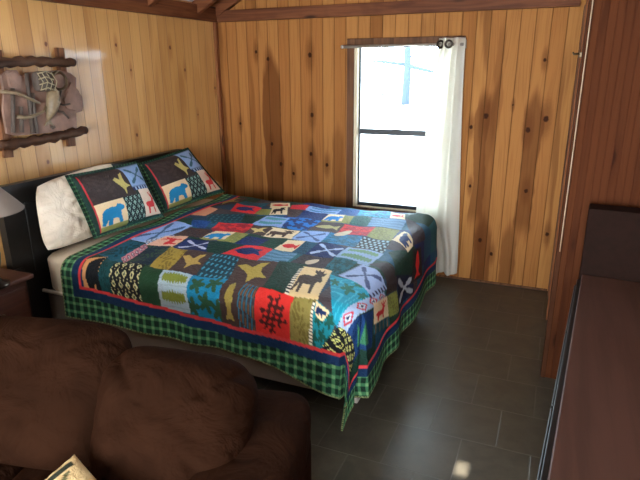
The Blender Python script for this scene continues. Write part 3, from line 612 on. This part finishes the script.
def motif(name, s, t, bg, fg, col):
    c = np.tile(bg, (len(s), 1)); F = S(fg); m = None
    if name in ('bear',): m = inpoly(s, t, BEAR); c[(t > .84)] = S((140, 140, 80))
    elif name == 'bearh': m = inpoly(s, t, HEADB)
    elif name == 'bearl': m = inpoly(s, t, BEAR)
    elif name == 'deer': m = inpoly(s, t, DEER)
    elif name in ('moose', 'moose2'): m = inpoly(s, t, MOOSE)
    elif name == 'birdr': m = inpoly(s, t, BIRD)
    elif name == 'bird2': m = inpoly(s, t, BIRD2)
    elif name == 'fish': m = inpoly(s, t, FISH)
    elif name == 'fishv': m = inpoly(t, s, [(x, .5 + (y - .5) * 1.1) for x, y in FISH])
    elif name == 'leaf':
        m = np.zeros(s.shape, bool)
        for k, (a, b) in enumerate([(.28, .3), (.75, .22), (.55, .68), (.12, .82), (.92, .78)]): m |= leafmask(s, t, a, b, .24, k * 1.3)
    elif name == 'leafbig':
        m = leafmask(s, t, .48, .5, .22, .4) | leafmask(s, t, .15, .25, .16, 1.4) | leafmask(s, t, .85, .35, .17, 2.2) | leafmask(s, t, .75, .85, .15, .9)
        v = np.sin(16 * s + 9 * np.sin(7 * t)) > .75; c[v] = S((60, 175, 200))
    elif name == 'pine':
        m = np.zeros(s.shape, bool)
        for a, b, r_ in [(.55, .3, .2), (.38, .55, .2), (.68, .52, .17), (.45, .8, .12), (.28, .72, .13)]: m |= leafmask(s, t, a, b, r_ * 1.3, a * 7)
        m &= (np.sin(40 * s + 10 * t) + np.sin(45 * t)) > -.6
    elif name in ('trees', 'trees2'):
        m = np.zeros(s.shape, bool); n = 3
        if name == 'trees2':
            for cx, w_ in ((.3, .13), (.62, .16)): m |= (np.abs(s - cx) < w_ * (t - .15) / .7) & (t > .15) & (t < .85)
        else:
            for y0 in (.22, .68):
                m |= (np.abs(t - y0) < .17 * (1 - .8 * np.abs(s - .5)) * (.6 + .4 * np.sin(s * 34) ** 2)) & (s > .1) & (s < .92)
            c[np.abs(np.mod(t * 6, 1) - .5) < .08] = bg * .82
    elif name in ('arrows', 'arrows2'):
        m = np.zeros(s.shape, bool); k = .032 if name == 'arrows' else .05
        for a, b in (((.15, .2), (.85, .8)), ((.85, .2), (.15, .8))):
            m |= seg(s, t, a, b) < k
            for e, o in ((a, b), (b, a)):
                q = (e[0] * .78 + o[0] * .22, e[1] * .78 + o[1] * .22); m |= seg(s, t, e, q) < k * 2.0
        if name == 'arrows': c[(t < .04) | (t > .96)] = bg * .6
    elif name in ('ikat', 'ikat2'):
        n = (4, 4) if name == 'ikat' else (4, 5); a = s * n[0]; b = t * n[1]; a = a + .5 * np.mod(np.floor(b), 2)
        x = np.abs(np.mod(a, 1) - .5); y = np.abs(np.mod(b, 1) - .5); d = x * 1.25 + y
        m = (d < .40) & (d > .20); c[d < .1] = S((70, 110, 90)); c[(x > .42) & (y > .38)] = F * .8
    elif name == 'hatch':
        a = np.mod(s * 6 + np.floor(t * 5) * .5, 1); m = (np.abs(a - .5) < .26) & (np.abs(np.mod(t * 5, 1) - .5) < .3)
    elif name == 'dash':
        a = np.mod(s * 7 + t * 2 + hsh(np.floor(t * 5), 3.0), 1); m = (a < .35) & (np.abs(np.mod(t * 5, 1) - .5) < .28)
    elif name == 'stripe': m = np.mod(t * 4 + .15 * np.sin(s * 9), 1) < .45
    elif name == 'plaid':
        m = np.mod(s * 4, 1) < .25; c[np.mod(t * 7, 1) < .3] = bg * 1.5; c[np.mod(s * 4 + .5, 1) < .15] = S((150, 110, 70)) * .7
    elif name in ('chev', 'chev2'):
        n = 4 if name == 'chev2' else 6; a = np.abs(np.mod(s * n, 1) - .5) + np.abs(t - .5) * .9
        m = (a < .42) & (a > .27); c[a < .13] = S((30, 40, 90)); c[(a >= .13) & (a < .2)] = S((225, 225, 220))
    elif name == 'checkrow': m = np.mod(s * 6, 1) < .5; c[np.mod(s * 3, 1) < .2] = S((200, 60, 70))
    elif name == 'chkl': m = np.mod(t * 12, 1) < .45
    elif name in ('tex', 'tex2'):
        g = np.sin(s * 19 + 2.5 * np.sin(t * 11)) * np.sin(t * 17 + 2 * np.sin(s * 13)); m = g > (.15 if name == 'tex' else .25)
    if m is not None: c[m] = F
    return c
def inv_quad(u, v, q):
    """bilinear coordinates of (u, v) in the quad TL, TR, BR, BL (Newton)"""
    q = np.array(q, float); s = np.full(u.shape, .5); t = np.full(u.shape, .5)
    for _ in range(8):
        A = (1 - s) * (1 - t); B = s * (1 - t); C = s * t; D = (1 - s) * t
        fx = A * q[0, 0] + B * q[1, 0] + C * q[2, 0] + D * q[3, 0] - u; fy = A * q[0, 1] + B * q[1, 1] + C * q[2, 1] + D * q[3, 1] - v
        xs = (1 - t) * (q[1, 0] - q[0, 0]) + t * (q[2, 0] - q[3, 0]); ys_ = (1 - t) * (q[1, 1] - q[0, 1]) + t * (q[2, 1] - q[3, 1])
        xt = (1 - s) * (q[3, 0] - q[0, 0]) + s * (q[2, 0] - q[1, 0]); yt = (1 - s) * (q[3, 1] - q[0, 1]) + s * (q[2, 1] - q[1, 1])
        dt = xs * yt - xt * ys_; dt = np.where(np.abs(dt) < 1e-9, 1e-9, dt)
        s = np.clip(s - (fx * yt - xt * fy) / dt, -.5, 1.5); t = np.clip(t - (xs * fy - fx * ys_) / dt, -.5, 1.5)
    return s, t
GREEN_D, GREEN_L, GREEN_M = S((18, 50, 40)), S((122, 170, 118)), S((66, 122, 84))
def gingham(a, b, p):
    x = np.mod(a / p, 1) < .64; y = np.mod(b / p, 1) < .64
    c = np.where((x & y)[:, None], GREEN_D, np.where((x | y)[:, None], GREEN_M, GREEN_L))
    return c
def quilt_print(u, v):
    n = len(u); c = np.tile(S((24, 48, 60)), (n, 1))
    # unlisted cells: a quiet patchwork of the same cloths
    gi = np.floor((u - .495) / .2); gj = np.floor((v + .02) / .213)
    pal = np.array([S(x) for x in ((24, 56, 46), (34, 62, 84), (24, 80, 110), (22, 44, 96), (34, 94, 104), (70, 62, 66))])
    c = pal[(hsh(gi, gj) * 5.99).astype(int)]
    for name, bg, fg, q in PATCHES:
        m = inpoly(u, v, q)
        if not m.any(): continue
        s, t = inv_quad(u[m], v[m], q); c[m] = motif(name, s, t, S(bg), fg, None)
    # border: red piping, navy band, green check hem
    e = np.minimum(np.minimum(v_red(u) - v, v - V_FAR_RED), np.minimum(U_RED - u, u - U_RED_HEAD))
    h = np.minimum(np.minimum(v_hem(u) - v, v - V_FAR), np.minimum(U_HEM - u, u - U0))
    red = (e < .004) & (e > -.014); navy = (e <= -.014) & (e > -.062); gr = e <= -.062
    c[red] = S((214, 66, 70)); c[navy] = S((22, 52, 92)); c[gr] = gingham(u[gr], v[gr], .049)
    c[h < .008] = S((150, 160, 110)) * np.where(np.mod((u + v)[h < .008] / .02, 1) < .5, 1., .3)[:, None]
    return np.clip(c * 1.2, 0, 1)
def color_mesh(o, cols):
    a = o.data.color_attributes.new('print', 'FLOAT_COLOR', 'POINT'); f = np.ones((len(cols), 4), np.float32); f[:, :3] = cols; a.data.foreach_set('color', f.ravel())
def grid_obj(name, X, Y, Z, mat, parent=None):
    n, m = X.shape; me = bpy.data.meshes.new(name); co = np.stack([X, Y, Z], -1).reshape(-1, 3)
    i, j = np.meshgrid(np.arange(n - 1), np.arange(m - 1), indexing='ij'); a = (i * m + j).ravel()
    fc = np.stack([a, a + 1, a + m + 1, a + m], -1)
    me.from_pydata(co.tolist(), [], fc.tolist()); me.polygons.foreach_set('use_smooth', [True] * len(fc)); me.update()
    o = bpy.data.objects.new(name, me); COL.objects.link(o); me.materials.append(mat)
    if parent: o.parent = parent; o.matrix_parent_inverse = parent_inv(parent)
    return o
NU, NV_ = 380, 430
uu = np.linspace(U0, U_HEM, NU); tt_ = np.linspace(0, 1, NV_)
UU = np.repeat(uu[:, None], NV_, 1); VV = V_FAR + (v_hem(UU) - V_FAR) * tt_[None, :]
X, Y, Z = drape(UU, VV)
quilt = grid_obj('quilt', X, Y, Z, M['quilt'])
color_mesh(quilt, quilt_print(UU.ravel(), VV.ravel()))
so = quilt.modifiers.new('thickness', 'SOLIDIFY'); so.thickness = 0.008; so.offset = -1.0
tag(quilt, 'colourful lodge patchwork quilt with green check hem draped over the bed', 'quilt')

# ------------------------------------------------------------------ pillows
def pillow(name, corners, th, mat, parent=None, nu=70, nv=54, flange=0.0, print_fn=None, wr=0.006, seed=0.0, pw=2.6, sag=0.0, pinch=0.06, rnd=0.0):
    """stuffed pillow: corners BL BR TR TL (front as seen), thickness th; front and back in one closed mesh"""
    bl, br, tr, tl = [Vector(c) for c in corners]
    nrm = (br - bl).cross(tl - bl).normalized()
    front = []; back = []; st = []
    for j in range(nv + 1):
        for i in range(nu + 1):
            s = i / nu; t = j / nv
            a = s * 2 - 1; b = t * 2 - 1
            # stuffed outline: sides pulled in between the corners
            a2 = a * (1 - pinch * (1 - b * b)); b2 = b * (1 - pinch * (1 - a * a))
            if rnd:
                k2 = (abs(a) ** 4 + abs(b) ** 4) ** 0.25; mx_ = max(abs(a), abs(b), 1e-6); g_ = 1 + (mx_ / max(k2, 1e-6) - 1) * rnd; a2 *= g_; b2 *= g_
            s2 = (a2 + 1) / 2; t2 = (b2 + 1) / 2
            p = bl * (1 - s2) * (1 - t2) + br * s2 * (1 - t2) + tr * s2 * t2 + tl * (1 - s2) * t2
            fa = max(0.0, 1 - abs(a) / (1 - flange)) if flange else 1 - abs(a); fb = max(0.0, 1 - abs(b) / (1 - flange)) if flange else 1 - abs(b)
            k = ((1 - (1 - fa) ** pw) * (1 - (1 - fb) ** pw)) ** 0.55 if fa > 0 and fb > 0 else 0.0
            w = noise.noise(Vector((s * 4 + seed, t * 4, seed))) + 0.5 * noise.noise(Vector((s * 11, t * 11 + seed, seed)))
            # radiating puckers at the seam
            w2 = math.sin(s * 60 + 5 * t) * math.exp(-((1 - abs(b)) / 0.12)) + math.sin(t * 50 + 4 * s) * math.exp(-((1 - abs(a)) / 0.10))
            off = th * k + wr * w * k + wr * 0.35 * w2 * min(1, k * 3)
            p = p + Vector((0, 0, -sag * (1 - b * b) * k))
            front.append(p + nrm * (off + 0.004)); back.append(p - nrm * (th * 0.75 * k + 0.004)); st.append((s, t))
    n = (nu + 1) * (nv + 1); F = []
    idx = lambda i, j: j * (nu + 1) + i
    for j in range(nv):
        for i in range(nu):
            F.append([idx(i, j), idx(i + 1, j), idx(i + 1, j + 1), idx(i, j + 1)]); F.append([n + idx(i, j), n + idx(i, j + 1), n + idx(i + 1, j + 1), n + idx(i + 1, j)])
    ring = [idx(i, 0) for i in range(nu)] + [idx(nu, j) for j in range(nv)] + [idx(i, nv) for i in range(nu, 0, -1)] + [idx(0, j) for j in range(nv, 0, -1)]
    for k in range(len(ring)):
        a, b = ring[k], ring[(k + 1) % len(ring)]; F.append([a, a + n, b + n, b])
    o = MB().add(front + back, F, True).build(name, mat, parent)
    if print_fn:
        s = np.array([q[0] for q in st]); t = np.array([q[1] for q in st]); c = print_fn(s, t); color_mesh(o, np.vstack([c, np.tile(S((36, 66, 50)), (len(c), 1))]))
    return o
def sham_print(s, t):
    t = 1 - t                                     # from the top edge down
    c = gingham(s * .68, t * .45, .03) * .5
    f = .05
    inn = (s > f) & (s < 1 - .015) & (t > .025) & (t < 1 - .025); c[inn] = S((24, 52, 46))
    def put(name, x0, y0, x1, y1, bg, fg):
        m = (s >= x0) & (s < x1) & (t >= y0) & (t < y1)
        if m.any(): c[m] = motif(name, (s[m] - x0) / (x1 - x0), (t[m] - y0) / (y1 - y0), S(bg), fg, None)
    put('tex', .10, .04, .66, .54, (56, 46, 46), (66, 54, 52))
    put('birdr', .42, .10, .64, .56, (56, 46, 46), (190, 175, 105))
    put('arrows', .64, .04, .97, .42, (140, 170, 215), (60, 100, 120)); put('checkrow', .64, .42, .97, .48, (150, 175, 210), (30, 40, 90))
    put('bear', .10, .54, .44, .95, (228, 200, 160), (24, 125, 175)); put('ikat2', .44, .54, .70, .93, (18, 34, 40), (150, 185, 175))
    put('deer', .70, .48, .97, .92, (228, 205, 185), (208, 52, 56)); put('plain', .44, .93, .97, .97, (28, 72, 66), (28, 72, 66))
    m = (s > .085) & (s < .10) & (t > .06) & (t < .95); c[m] = S((190, 52, 60))
    return c
p1 = pillow('pillow_sham', [(.36, -1.99, .712), (.405, -1.395, .702), (.20, -1.375, 1.075), (.20, -1.99, 1.085)], .075, M['sham'], None, 150, 110, .10, sham_print, .008, 1.0, pinch=0.03)
tag(p1, 'patchwork sham with blue bear leaning in front of the white pillow', 'pillow', 'patchwork shams on the bed')
p2 = pillow('pillow_sham', [(.335, -1.33, .70), (.385, -.60, .712), (.175, -.765, 1.085), (.165, -1.335, 1.05)], .070, M['sham'], None, 150, 110, .10, sham_print, .008, 4.0, pinch=0.03)
tag(p2, 'patchwork sham on the far side of bed toward the window', 'pillow', 'patchwork shams on the bed')
p3 = pillow('pillow', [(.25, -2.25, .685), (.24, -1.58, .69), (.135, -1.53, 1.10), (.15, -2.17, 1.06)], .05, M['white_cotton'], None, 90, 70, 0, None, .022, 8.0, 3.4, pinch=0.0, rnd=0.55)
tag(p3, 'rumpled off white pillow standing against the black headboard', 'pillow')

# ------------------------------------------------------------------ nightstand and lamp
ns_ = empty('nightstand', (.26, -2.63, 0), 'reddish brown wooden nightstand beside the bed at left wall', 'nightstand')
MB().box((.03, -2.84, .615), (.335, -2.405, .64), .006).build('table_top', M['night'], ns_)
MB().box((.05, -2.81, .36), (.31, -2.44, .615), .004).build('body', M['night'], ns_)
dr = MB().box((.31, -2.79, .40), (.325, -2.46, .585), .004).build('drawer', M['night'], ns_)
MB().lathe([(0, 0), (.008, 0), (.006, .01), (.014, .018), (.012, .026), (0, .028)], (0, 0, 0), 18, Matrix.Translation((.325, -2.625, .485)) @ Matrix.Rotation(math.pi / 2, 4, 'Y')).build('knob', M['knob'], dr)
for x in (.07, .29):
    for y in (-2.79, -2.46): MB().tube([(x, y, .37), (x, y, 0)], [.022, .015], 10).build('leg', M['night'], ns_)
lc = (.30, -2.615, .64)
lamp = empty('table_lamp', lc, 'table lamp with grey cone shade on the nightstand', 'lamp')
MB().lathe([(0, 0), (.075, 0), (.078, .012), (.05, .022), (.03, .05), (.055, .12), (.06, .17), (.035, .24), (.014, .28), (.012, .40), (0, .40)], lc, 32).build('lamp_base', M['grommet'], lamp)
shd = MB().lathe([(.198, .385), (.200, .390), (.050, .565), (.048, .563), (.195, .388), (.198, .385)], lc, 48).build('lamp_shade', M['shade'], lamp)
MB().lathe([(0, .0), (.02, .0), (.028, .04), (.022, .08), (0, .095)], (lc[0], lc[1], lc[2] + .40), 20).build('bulb', M['white_paint'], lamp)

# ------------------------------------------------------------------ rustic wall art
M['twig'] = beam_mat('dark_twig_bark', 'Y', rgb(78, 52, 36), rgb(46, 28, 20))
M['slat'] = beam_mat('weathered_brown_slat', 'Z', rgb(122, 82, 56), rgb(74, 46, 32))
M['plaque'] = plain('mauve_brown_resin', rgb(124, 95, 82), 0.8, 0.3, 14, 0.6, 22)
M['plaque_dark'] = plain('dark_resin', rgb(74, 62, 54), 0.7, 0.2, 30, 0.4, 40)
M['trout'] = plain('trout_resin', rgb(116, 98, 74), 0.5, 0.25, 40, 0.3, 60)
M['net'] = plain('cream_net', rgb(150, 136, 108), 0.8, 0.08)
art = empty('wall_art', (.03, -1.9, 1.47), 'rustic fishing plaque in a twig frame on the left wall', 'wall art')
def bar(name, pts, w, th, m):       # flat wooden slat on the wall
    mb = MB(); (y0, z0), (y1, z1) = pts; d = Vector((y1 - y0, z1 - z0)).normalized(); p = Vector((-d.y, d.x)) * w / 2
    q = [(y0 + p.x, z0 + p.y), (y0 - p.x, z0 - p.y), (y1 - p.x, z1 - p.y), (y1 + p.x, z1 + p.y)]
    mb.prism(q, lambda a, b: (.004, a, b), lambda a, b: (.004 + th, a, b)); return mb.build(name, m, art)
bar('slat', [(-1.728, 1.80), (-1.745, 1.215)], .055, .022, M['slat']); bar('slat', [(-2.15, 1.78), (-2.19, 1.21)], .055, .022, M['slat'])
def twig(pts, r): 
    pp = []; rr = []
    for k in range(25):
        f = k / 24; y = pts[0][0] + (pts[-1][0] - pts[0][0]) * f
        z = np.interp(f, np.linspace(0, 1, len(pts)), [p[1] for p in pts]) + .005 * math.sin(k * 1.7)
        pp.append((.05, y, z)); rr.append(r * (1 + .12 * math.sin(k * 2.3) + .08 * math.sin(k * 5.1)))
    MB().tube(pp, rr, 14).build('twig', M['twig'], art)
twig([(-2.26, 1.708), (-1.95, 1.722), (-1.665, 1.714)], .026); twig([(-2.26, 1.282), (-1.949, 1.286), (-1.645, 1.305)], .027)
outl = [(-2.163, 1.650), (-2.117, 1.676), (-2.067, 1.675), (-2.036, 1.643), (-1.98, 1.664), (-1.869, 1.668), (-1.768, 1.673), (-1.696, 1.655), (-1.654, 1.625), (-1.665, 1.565), (-1.627, 1.509), (-1.628, 1.45), (-1.642, 1.424), (-1.692, 1.416), (-1.705, 1.31), (-1.788, 1.321), (-1.95, 1.318), (-2.136, 1.325), (-2.19, 1.343), (-2.189, 1.469), (-2.165, 1.56)]
MB().prism(outl, lambda a, b: (.026, a, b), lambda a, b: (.042, a, b)).build('plaque', M['plaque'], art)
MB().prism([(-2.14, 1.66), (-2.10, 1.67), (-2.05, 1.64), (-2.07, 1.58), (-2.13, 1.585)], lambda a, b: (.042, a, b), lambda a, b: (.056, a, b)).build('rock', M['plaque'], art)
MB().prism([(-1.78, 1.50), (-1.71, 1.60), (-1.66, 1.55), (-1.64, 1.47), (-1.70, 1.43), (-1.77, 1.45)], lambda a, b: (.042, a, b), lambda a, b: (.054, a, b)).build('rock', M['plaque'], art)
cr = superbox((.038, -1.985, 1.555), (.10, -1.875, 1.668), 4, 8, .003).build('creel', M['plaque_dark'], art)
mb = MB()
for k in range(4):
    y = -1.978 + k * .032; z = 1.565 + k * .03
    mb.tube([(.102, y, 1.563), (.106, y + .02, 1.61), (.102, y - .01, 1.66)], .0026, 6); mb.tube([(.102, -1.982, z), (.106, -1.93, z + .012), (.102, -1.88, z - .005)], .0035, 6)
mb.build('net', M['net'], cr)
Mr = Matrix.Translation((.045, -1.815, 1.612)) @ Matrix.Rotation(math.pi / 2, 4, 'Y')
rl = MB().lathe([(0, 0), (.055, 0), (.058, .02), (.055, .036), (.047, .036), (.045, .026), (0, .026)], (0, 0, 0), 32, Mr).build('reel', M['knob'], art)
MB().lathe([(0, .026), (.042, .026), (.040, .031), (0, .034)], (0, 0, 0), 28, Mr).build('reel_face', M['plaque'], rl)
fsh = MB()
pp = [(.06, -1.868, 1.585), (.072, -1.872, 1.55), (.076, -1.882, 1.50), (.070, -1.898, 1.45), (.06, -1.915, 1.41), (.052, -1.924, 1.39)]
fsh.tube(pp, [.012, .034, .040, .032, .016, .008], 16); fsh.prism([(-1.922, 1.395), (-1.95, 1.36), (-1.915, 1.372), (-1.885, 1.355), (-1.912, 1.40)], lambda a, b: (.046, a, b), lambda a, b: (.056, a, b))
fsh.build('fish', M['trout'], art)
for pts, r in (([(-2.20, 1.567), (-2.104, 1.555), (-2.009, 1.512), (-1.96, 1.49)], .011), ([(-2.125, 1.43), (-2.08, 1.42), (-2.027, 1.424), (-1.955, 1.441), (-1.93, 1.47)], .012),
               ([(-1.867, 1.458), (-1.84, 1.435), (-1.813, 1.431), (-1.775, 1.392)], .009), ([(-1.87, 1.54), (-1.82, 1.52), (-1.80, 1.56), (-1.765, 1.575)], .006), ([(-1.85, 1.49), (-1.80, 1.47), (-1.75, 1.475)], .006)):
    MB().tube([(.062, y, z) for y, z in pts], [r, r * .9, r * .85] + [r * .6] * (len(pts) - 3), 10).build('antler', M['trout'] if r > .01 else M['plaque_dark'], art)
for a, b in (((-2.115, 1.58), (-2.16, 1.345)), ((-2.085, 1.48), (-2.105, 1.34)), ((-2.012, 1.66), (-2.037, 1.325)), ((-1.995, 1.55), (-2.010, 1.325))):
    MB().tube([(.05, *a), (.05, *b)], .011, 10).build('rod', M['plaque_dark'], art)
MB().prism([(-1.905, 1.352), (-1.88, 1.36), (-1.868, 1.345), (-1.89, 1.335)], lambda a, b: (.042, a, b), lambda a, b: (.05, a, b)).build('lure', M['plaque_dark'], art)

# ------------------------------------------------------------------ sofa (turned 10 degrees, its back to the bed)
A10 = math.radians(13.0); SO = Vector((2.135, -2.775, 0))
sofa = empty('sofa', SO, 'dark brown microsuede sofa with its back to the bed', 'sofa')
MS = Matrix.Translation(SO) @ Matrix.Rotation(A10, 4, 'Z')          # local x along the length (right end at 0), y to the back
def sl(x, y, z): return MS @ Vector((x, y, z))
SLEN = 1.85
superbox((-SLEN, -.86, .05), (0.0, -.02, .30), 10, 14, .004, 1.0, MS).build('base', M['sofa'], sofa)
superbox((-SLEN + .04, -.22, .12), (-.05, 0.0, .60), 6, 18, .012, 2.0, MS).build('back_frame', M['sofa'], sofa)
def arm(x0, x1, seed):
    mb = superbox((x0, -.90, .08), (x1, .005, .50), 7, 20, .006, seed, MS)
    o = mb.build('arm', M['sofa'], sofa)
    superbox((x0 - .015, -.92, .41), (x1 + .012, .02, .602), 4.2, 24, .012, seed + 3, MS).build('arm_pad', M['sofa'], o)
arm(-.27, 0.0, 3.0); arm(-SLEN, -SLEN + .27, 9.0)
for x0, x1, sd in ((-SLEN + .275, -.93, 1.5), (-.925, -.275, 6.5)):
    superbox((x0, -.88, .28), (x1, -.20, .455), 5, 20, .010, sd, MS).build('seat_cushion', M['sofa'], sofa)
pillow('back_cushion', [sl(-1.36, -.36, .455), sl(-.60, -.40, .46), sl(-.60, -.06, .83), sl(-1.34, -.10, .84)], .15, M['sofa'], sofa, 60, 48, 0, None, .014, 2.0, 2.6, rnd=0.9, pinch=0.0)
pillow('back_cushion', [sl(-.60, -.50, .43), sl(-.15, -.46, .46), sl(-.14, -.13, .765), sl(-.66, -.18, .83)], .14, M['sofa'], sofa, 60, 48, 0, None, .012, 5.0, 2.8, rnd=1.15, pinch=0.0)
pillow('back_cushion', [sl(-1.66, -.34, .47), sl(-1.30, -.33, .46), sl(-1.25, .0, .86), sl(-1.62, .0, .84)], .11, M['sofa'], sofa, 50, 40, 0, None, .03, 7.0, 2.8, rnd=1.5, pinch=0.0)
for x in (-.08, -SLEN + .08):
    for y in (-.80, -.10): MB().tube([sl(x, y, .08), sl(x, y, 0)], [.03, .024], 12).build('leg', M['black_wood'], sofa)
def throw_print(s, t):
    c = np.tile(S((206, 178, 130)), (len(s), 1)); t = 1 - t
    f = (s < .10) | (t < .10)
    m = (np.abs(s - .10) < .035) & (t > .05) & (t < .32); c[m] = S((40, 46, 34)); m = (np.abs(t - .16 - .03 * np.sin(s * 30)) < .03) & (s > .16) & (s < .5); c[m] = S((96, 92, 60)); m = (np.abs(t - .30) < .03) & (s > .14) & (s < .6); c[m] = S((60, 62, 42))
    m = leafmask(s, t, .45, .42, .22, .5); c[m] = S((120, 118, 66)); m = leafmask(s, t, .7, .7, .2, 1.5); c[m] = S((60, 70, 50))
    m = leafmask(s, t, .25, .75, .16, 1.1); c[m] = S((190, 160, 70)); m = np.abs(t - .2 - .1 * np.sin(s * 9)) < .025; c[m & (s > .2) & (s < .8)] = S((70, 70, 48))
    return c
tip = Vector((1.666, -3.402, .64)); dl = (sl(-1, 0, 0) - sl(0, 0, 0)); df = (sl(0, -1, 0) - sl(0, 0, 0)); zz = Vector((0, 0, 1))
eL = (dl * .40 + df * .62 - zz * .30).normalized() * .32; eR = (dl * -.80 + df * .45 - zz * .14).normalized() * .32
tp = pillow('throw_pillow', [tip + eL, tip + eL + eR, tip + eR, tip], .05, M['throw'], None, 70, 70, 0, throw_print, .006, 3.0, pinch=0.02)
tag(tp, 'cream throw pillow with green and black print lying on the sofa seat', 'throw pillow')

# ------------------------------------------------------------------ low dresser along the right
dz = .70; A4 = math.radians(4.35); DO = Vector((3.010, -1.505, 0)); MD = Matrix.Translation(DO) @ Matrix.Rotation(-A4, 4, 'Z')
drs = empty('dresser', DO, 'low dark brown dresser with raised end panel by the red wall', 'dresser')
DL = 1.75; DW = .62
MB().box((0, -DL, dz - .028), (DW, .0, dz), .005, MD).build('dresser_top', M['dresser_top'], drs)
MB().box((-.018, -DL + .01, .10), (DW - .01, -.004, dz - .028), .003, MD).build('body', M['black_wood'], drs)
MB().box((-.045, -DL - .02, 0), (DW - .01, .0, .10), .004, MD).build('plinth', M['black_wood'], drs)
MB().box((-.012, .003, .0), (DW + .1, .12, 1.03), .006, MD).build('end_panel', M['dresser_dark'], drs)
for k in range(3):
    y0 = -DL + .03 + k * .57
    for z0, z1 in ((.13, .38), (.40, .65)):
        MB().box((-.026, y0, z0), (-.018, y0 + .55, z1), .003, MD).build('drawer', M['black_wood'], drs)

# ------------------------------------------------------------------ light
w = bpy.data.worlds.new('daylight'); scene.world = w; w.use_nodes = True
bg = w.node_tree.nodes['Background']; bg.inputs[0].default_value = (0.70, 0.87, 1.0, 1); bg.inputs[1].default_value = 26.0
def area(name, loc, rot, sx, sy, power, col, portal=False):
    l = bpy.data.lights.new(name, 'AREA'); l.shape = 'RECTANGLE'; l.size = sx; l.size_y = sy; l.energy = power; l.color = col
    o = bpy.data.objects.new(name, l); COL.objects.link(o); o.location = loc; o.rotation_euler = rot
    if portal: l.cycles.is_portal = True
    return o
area('window_portal', ((WX0 + WX1) / 2, 0.14, (WZ0 + WZ1) / 2), (-math.pi / 2, 0, 0), WX1 - WX0, WZ1 - WZ0, 1, (1, 1, 1), True)
area('rear_daylight', ((RWX0 + RWX1) / 2, REAR - 0.25, (RWZ0 + RWZ1) / 2 + .1), (math.pi / 2, 0, 0), 2.4, 1.8, 225, (1.0, 0.90, 0.78))
sl_ = bpy.data.lights.new('sun', 'SUN'); sl_.energy = 60.0; sl_.angle = 0.006; sl_.color = (1.0, 0.95, 0.86)
so_ = bpy.data.objects.new('sun', sl_); COL.objects.link(so_); so_.rotation_euler = (math.pi / 2 - SUN_EL, 0, 0)
scene.view_settings.view_transform = 'Standard'; scene.view_settings.look = 'None'; scene.view_settings.exposure = 0.0; scene.view_settings.gamma = 1.0
scene.view_settings.use_curve_mapping = False
scene.cycles.max_bounces = 10; scene.cycles.diffuse_bounces = 6; scene.cycles.transparent_max_bounces = 12
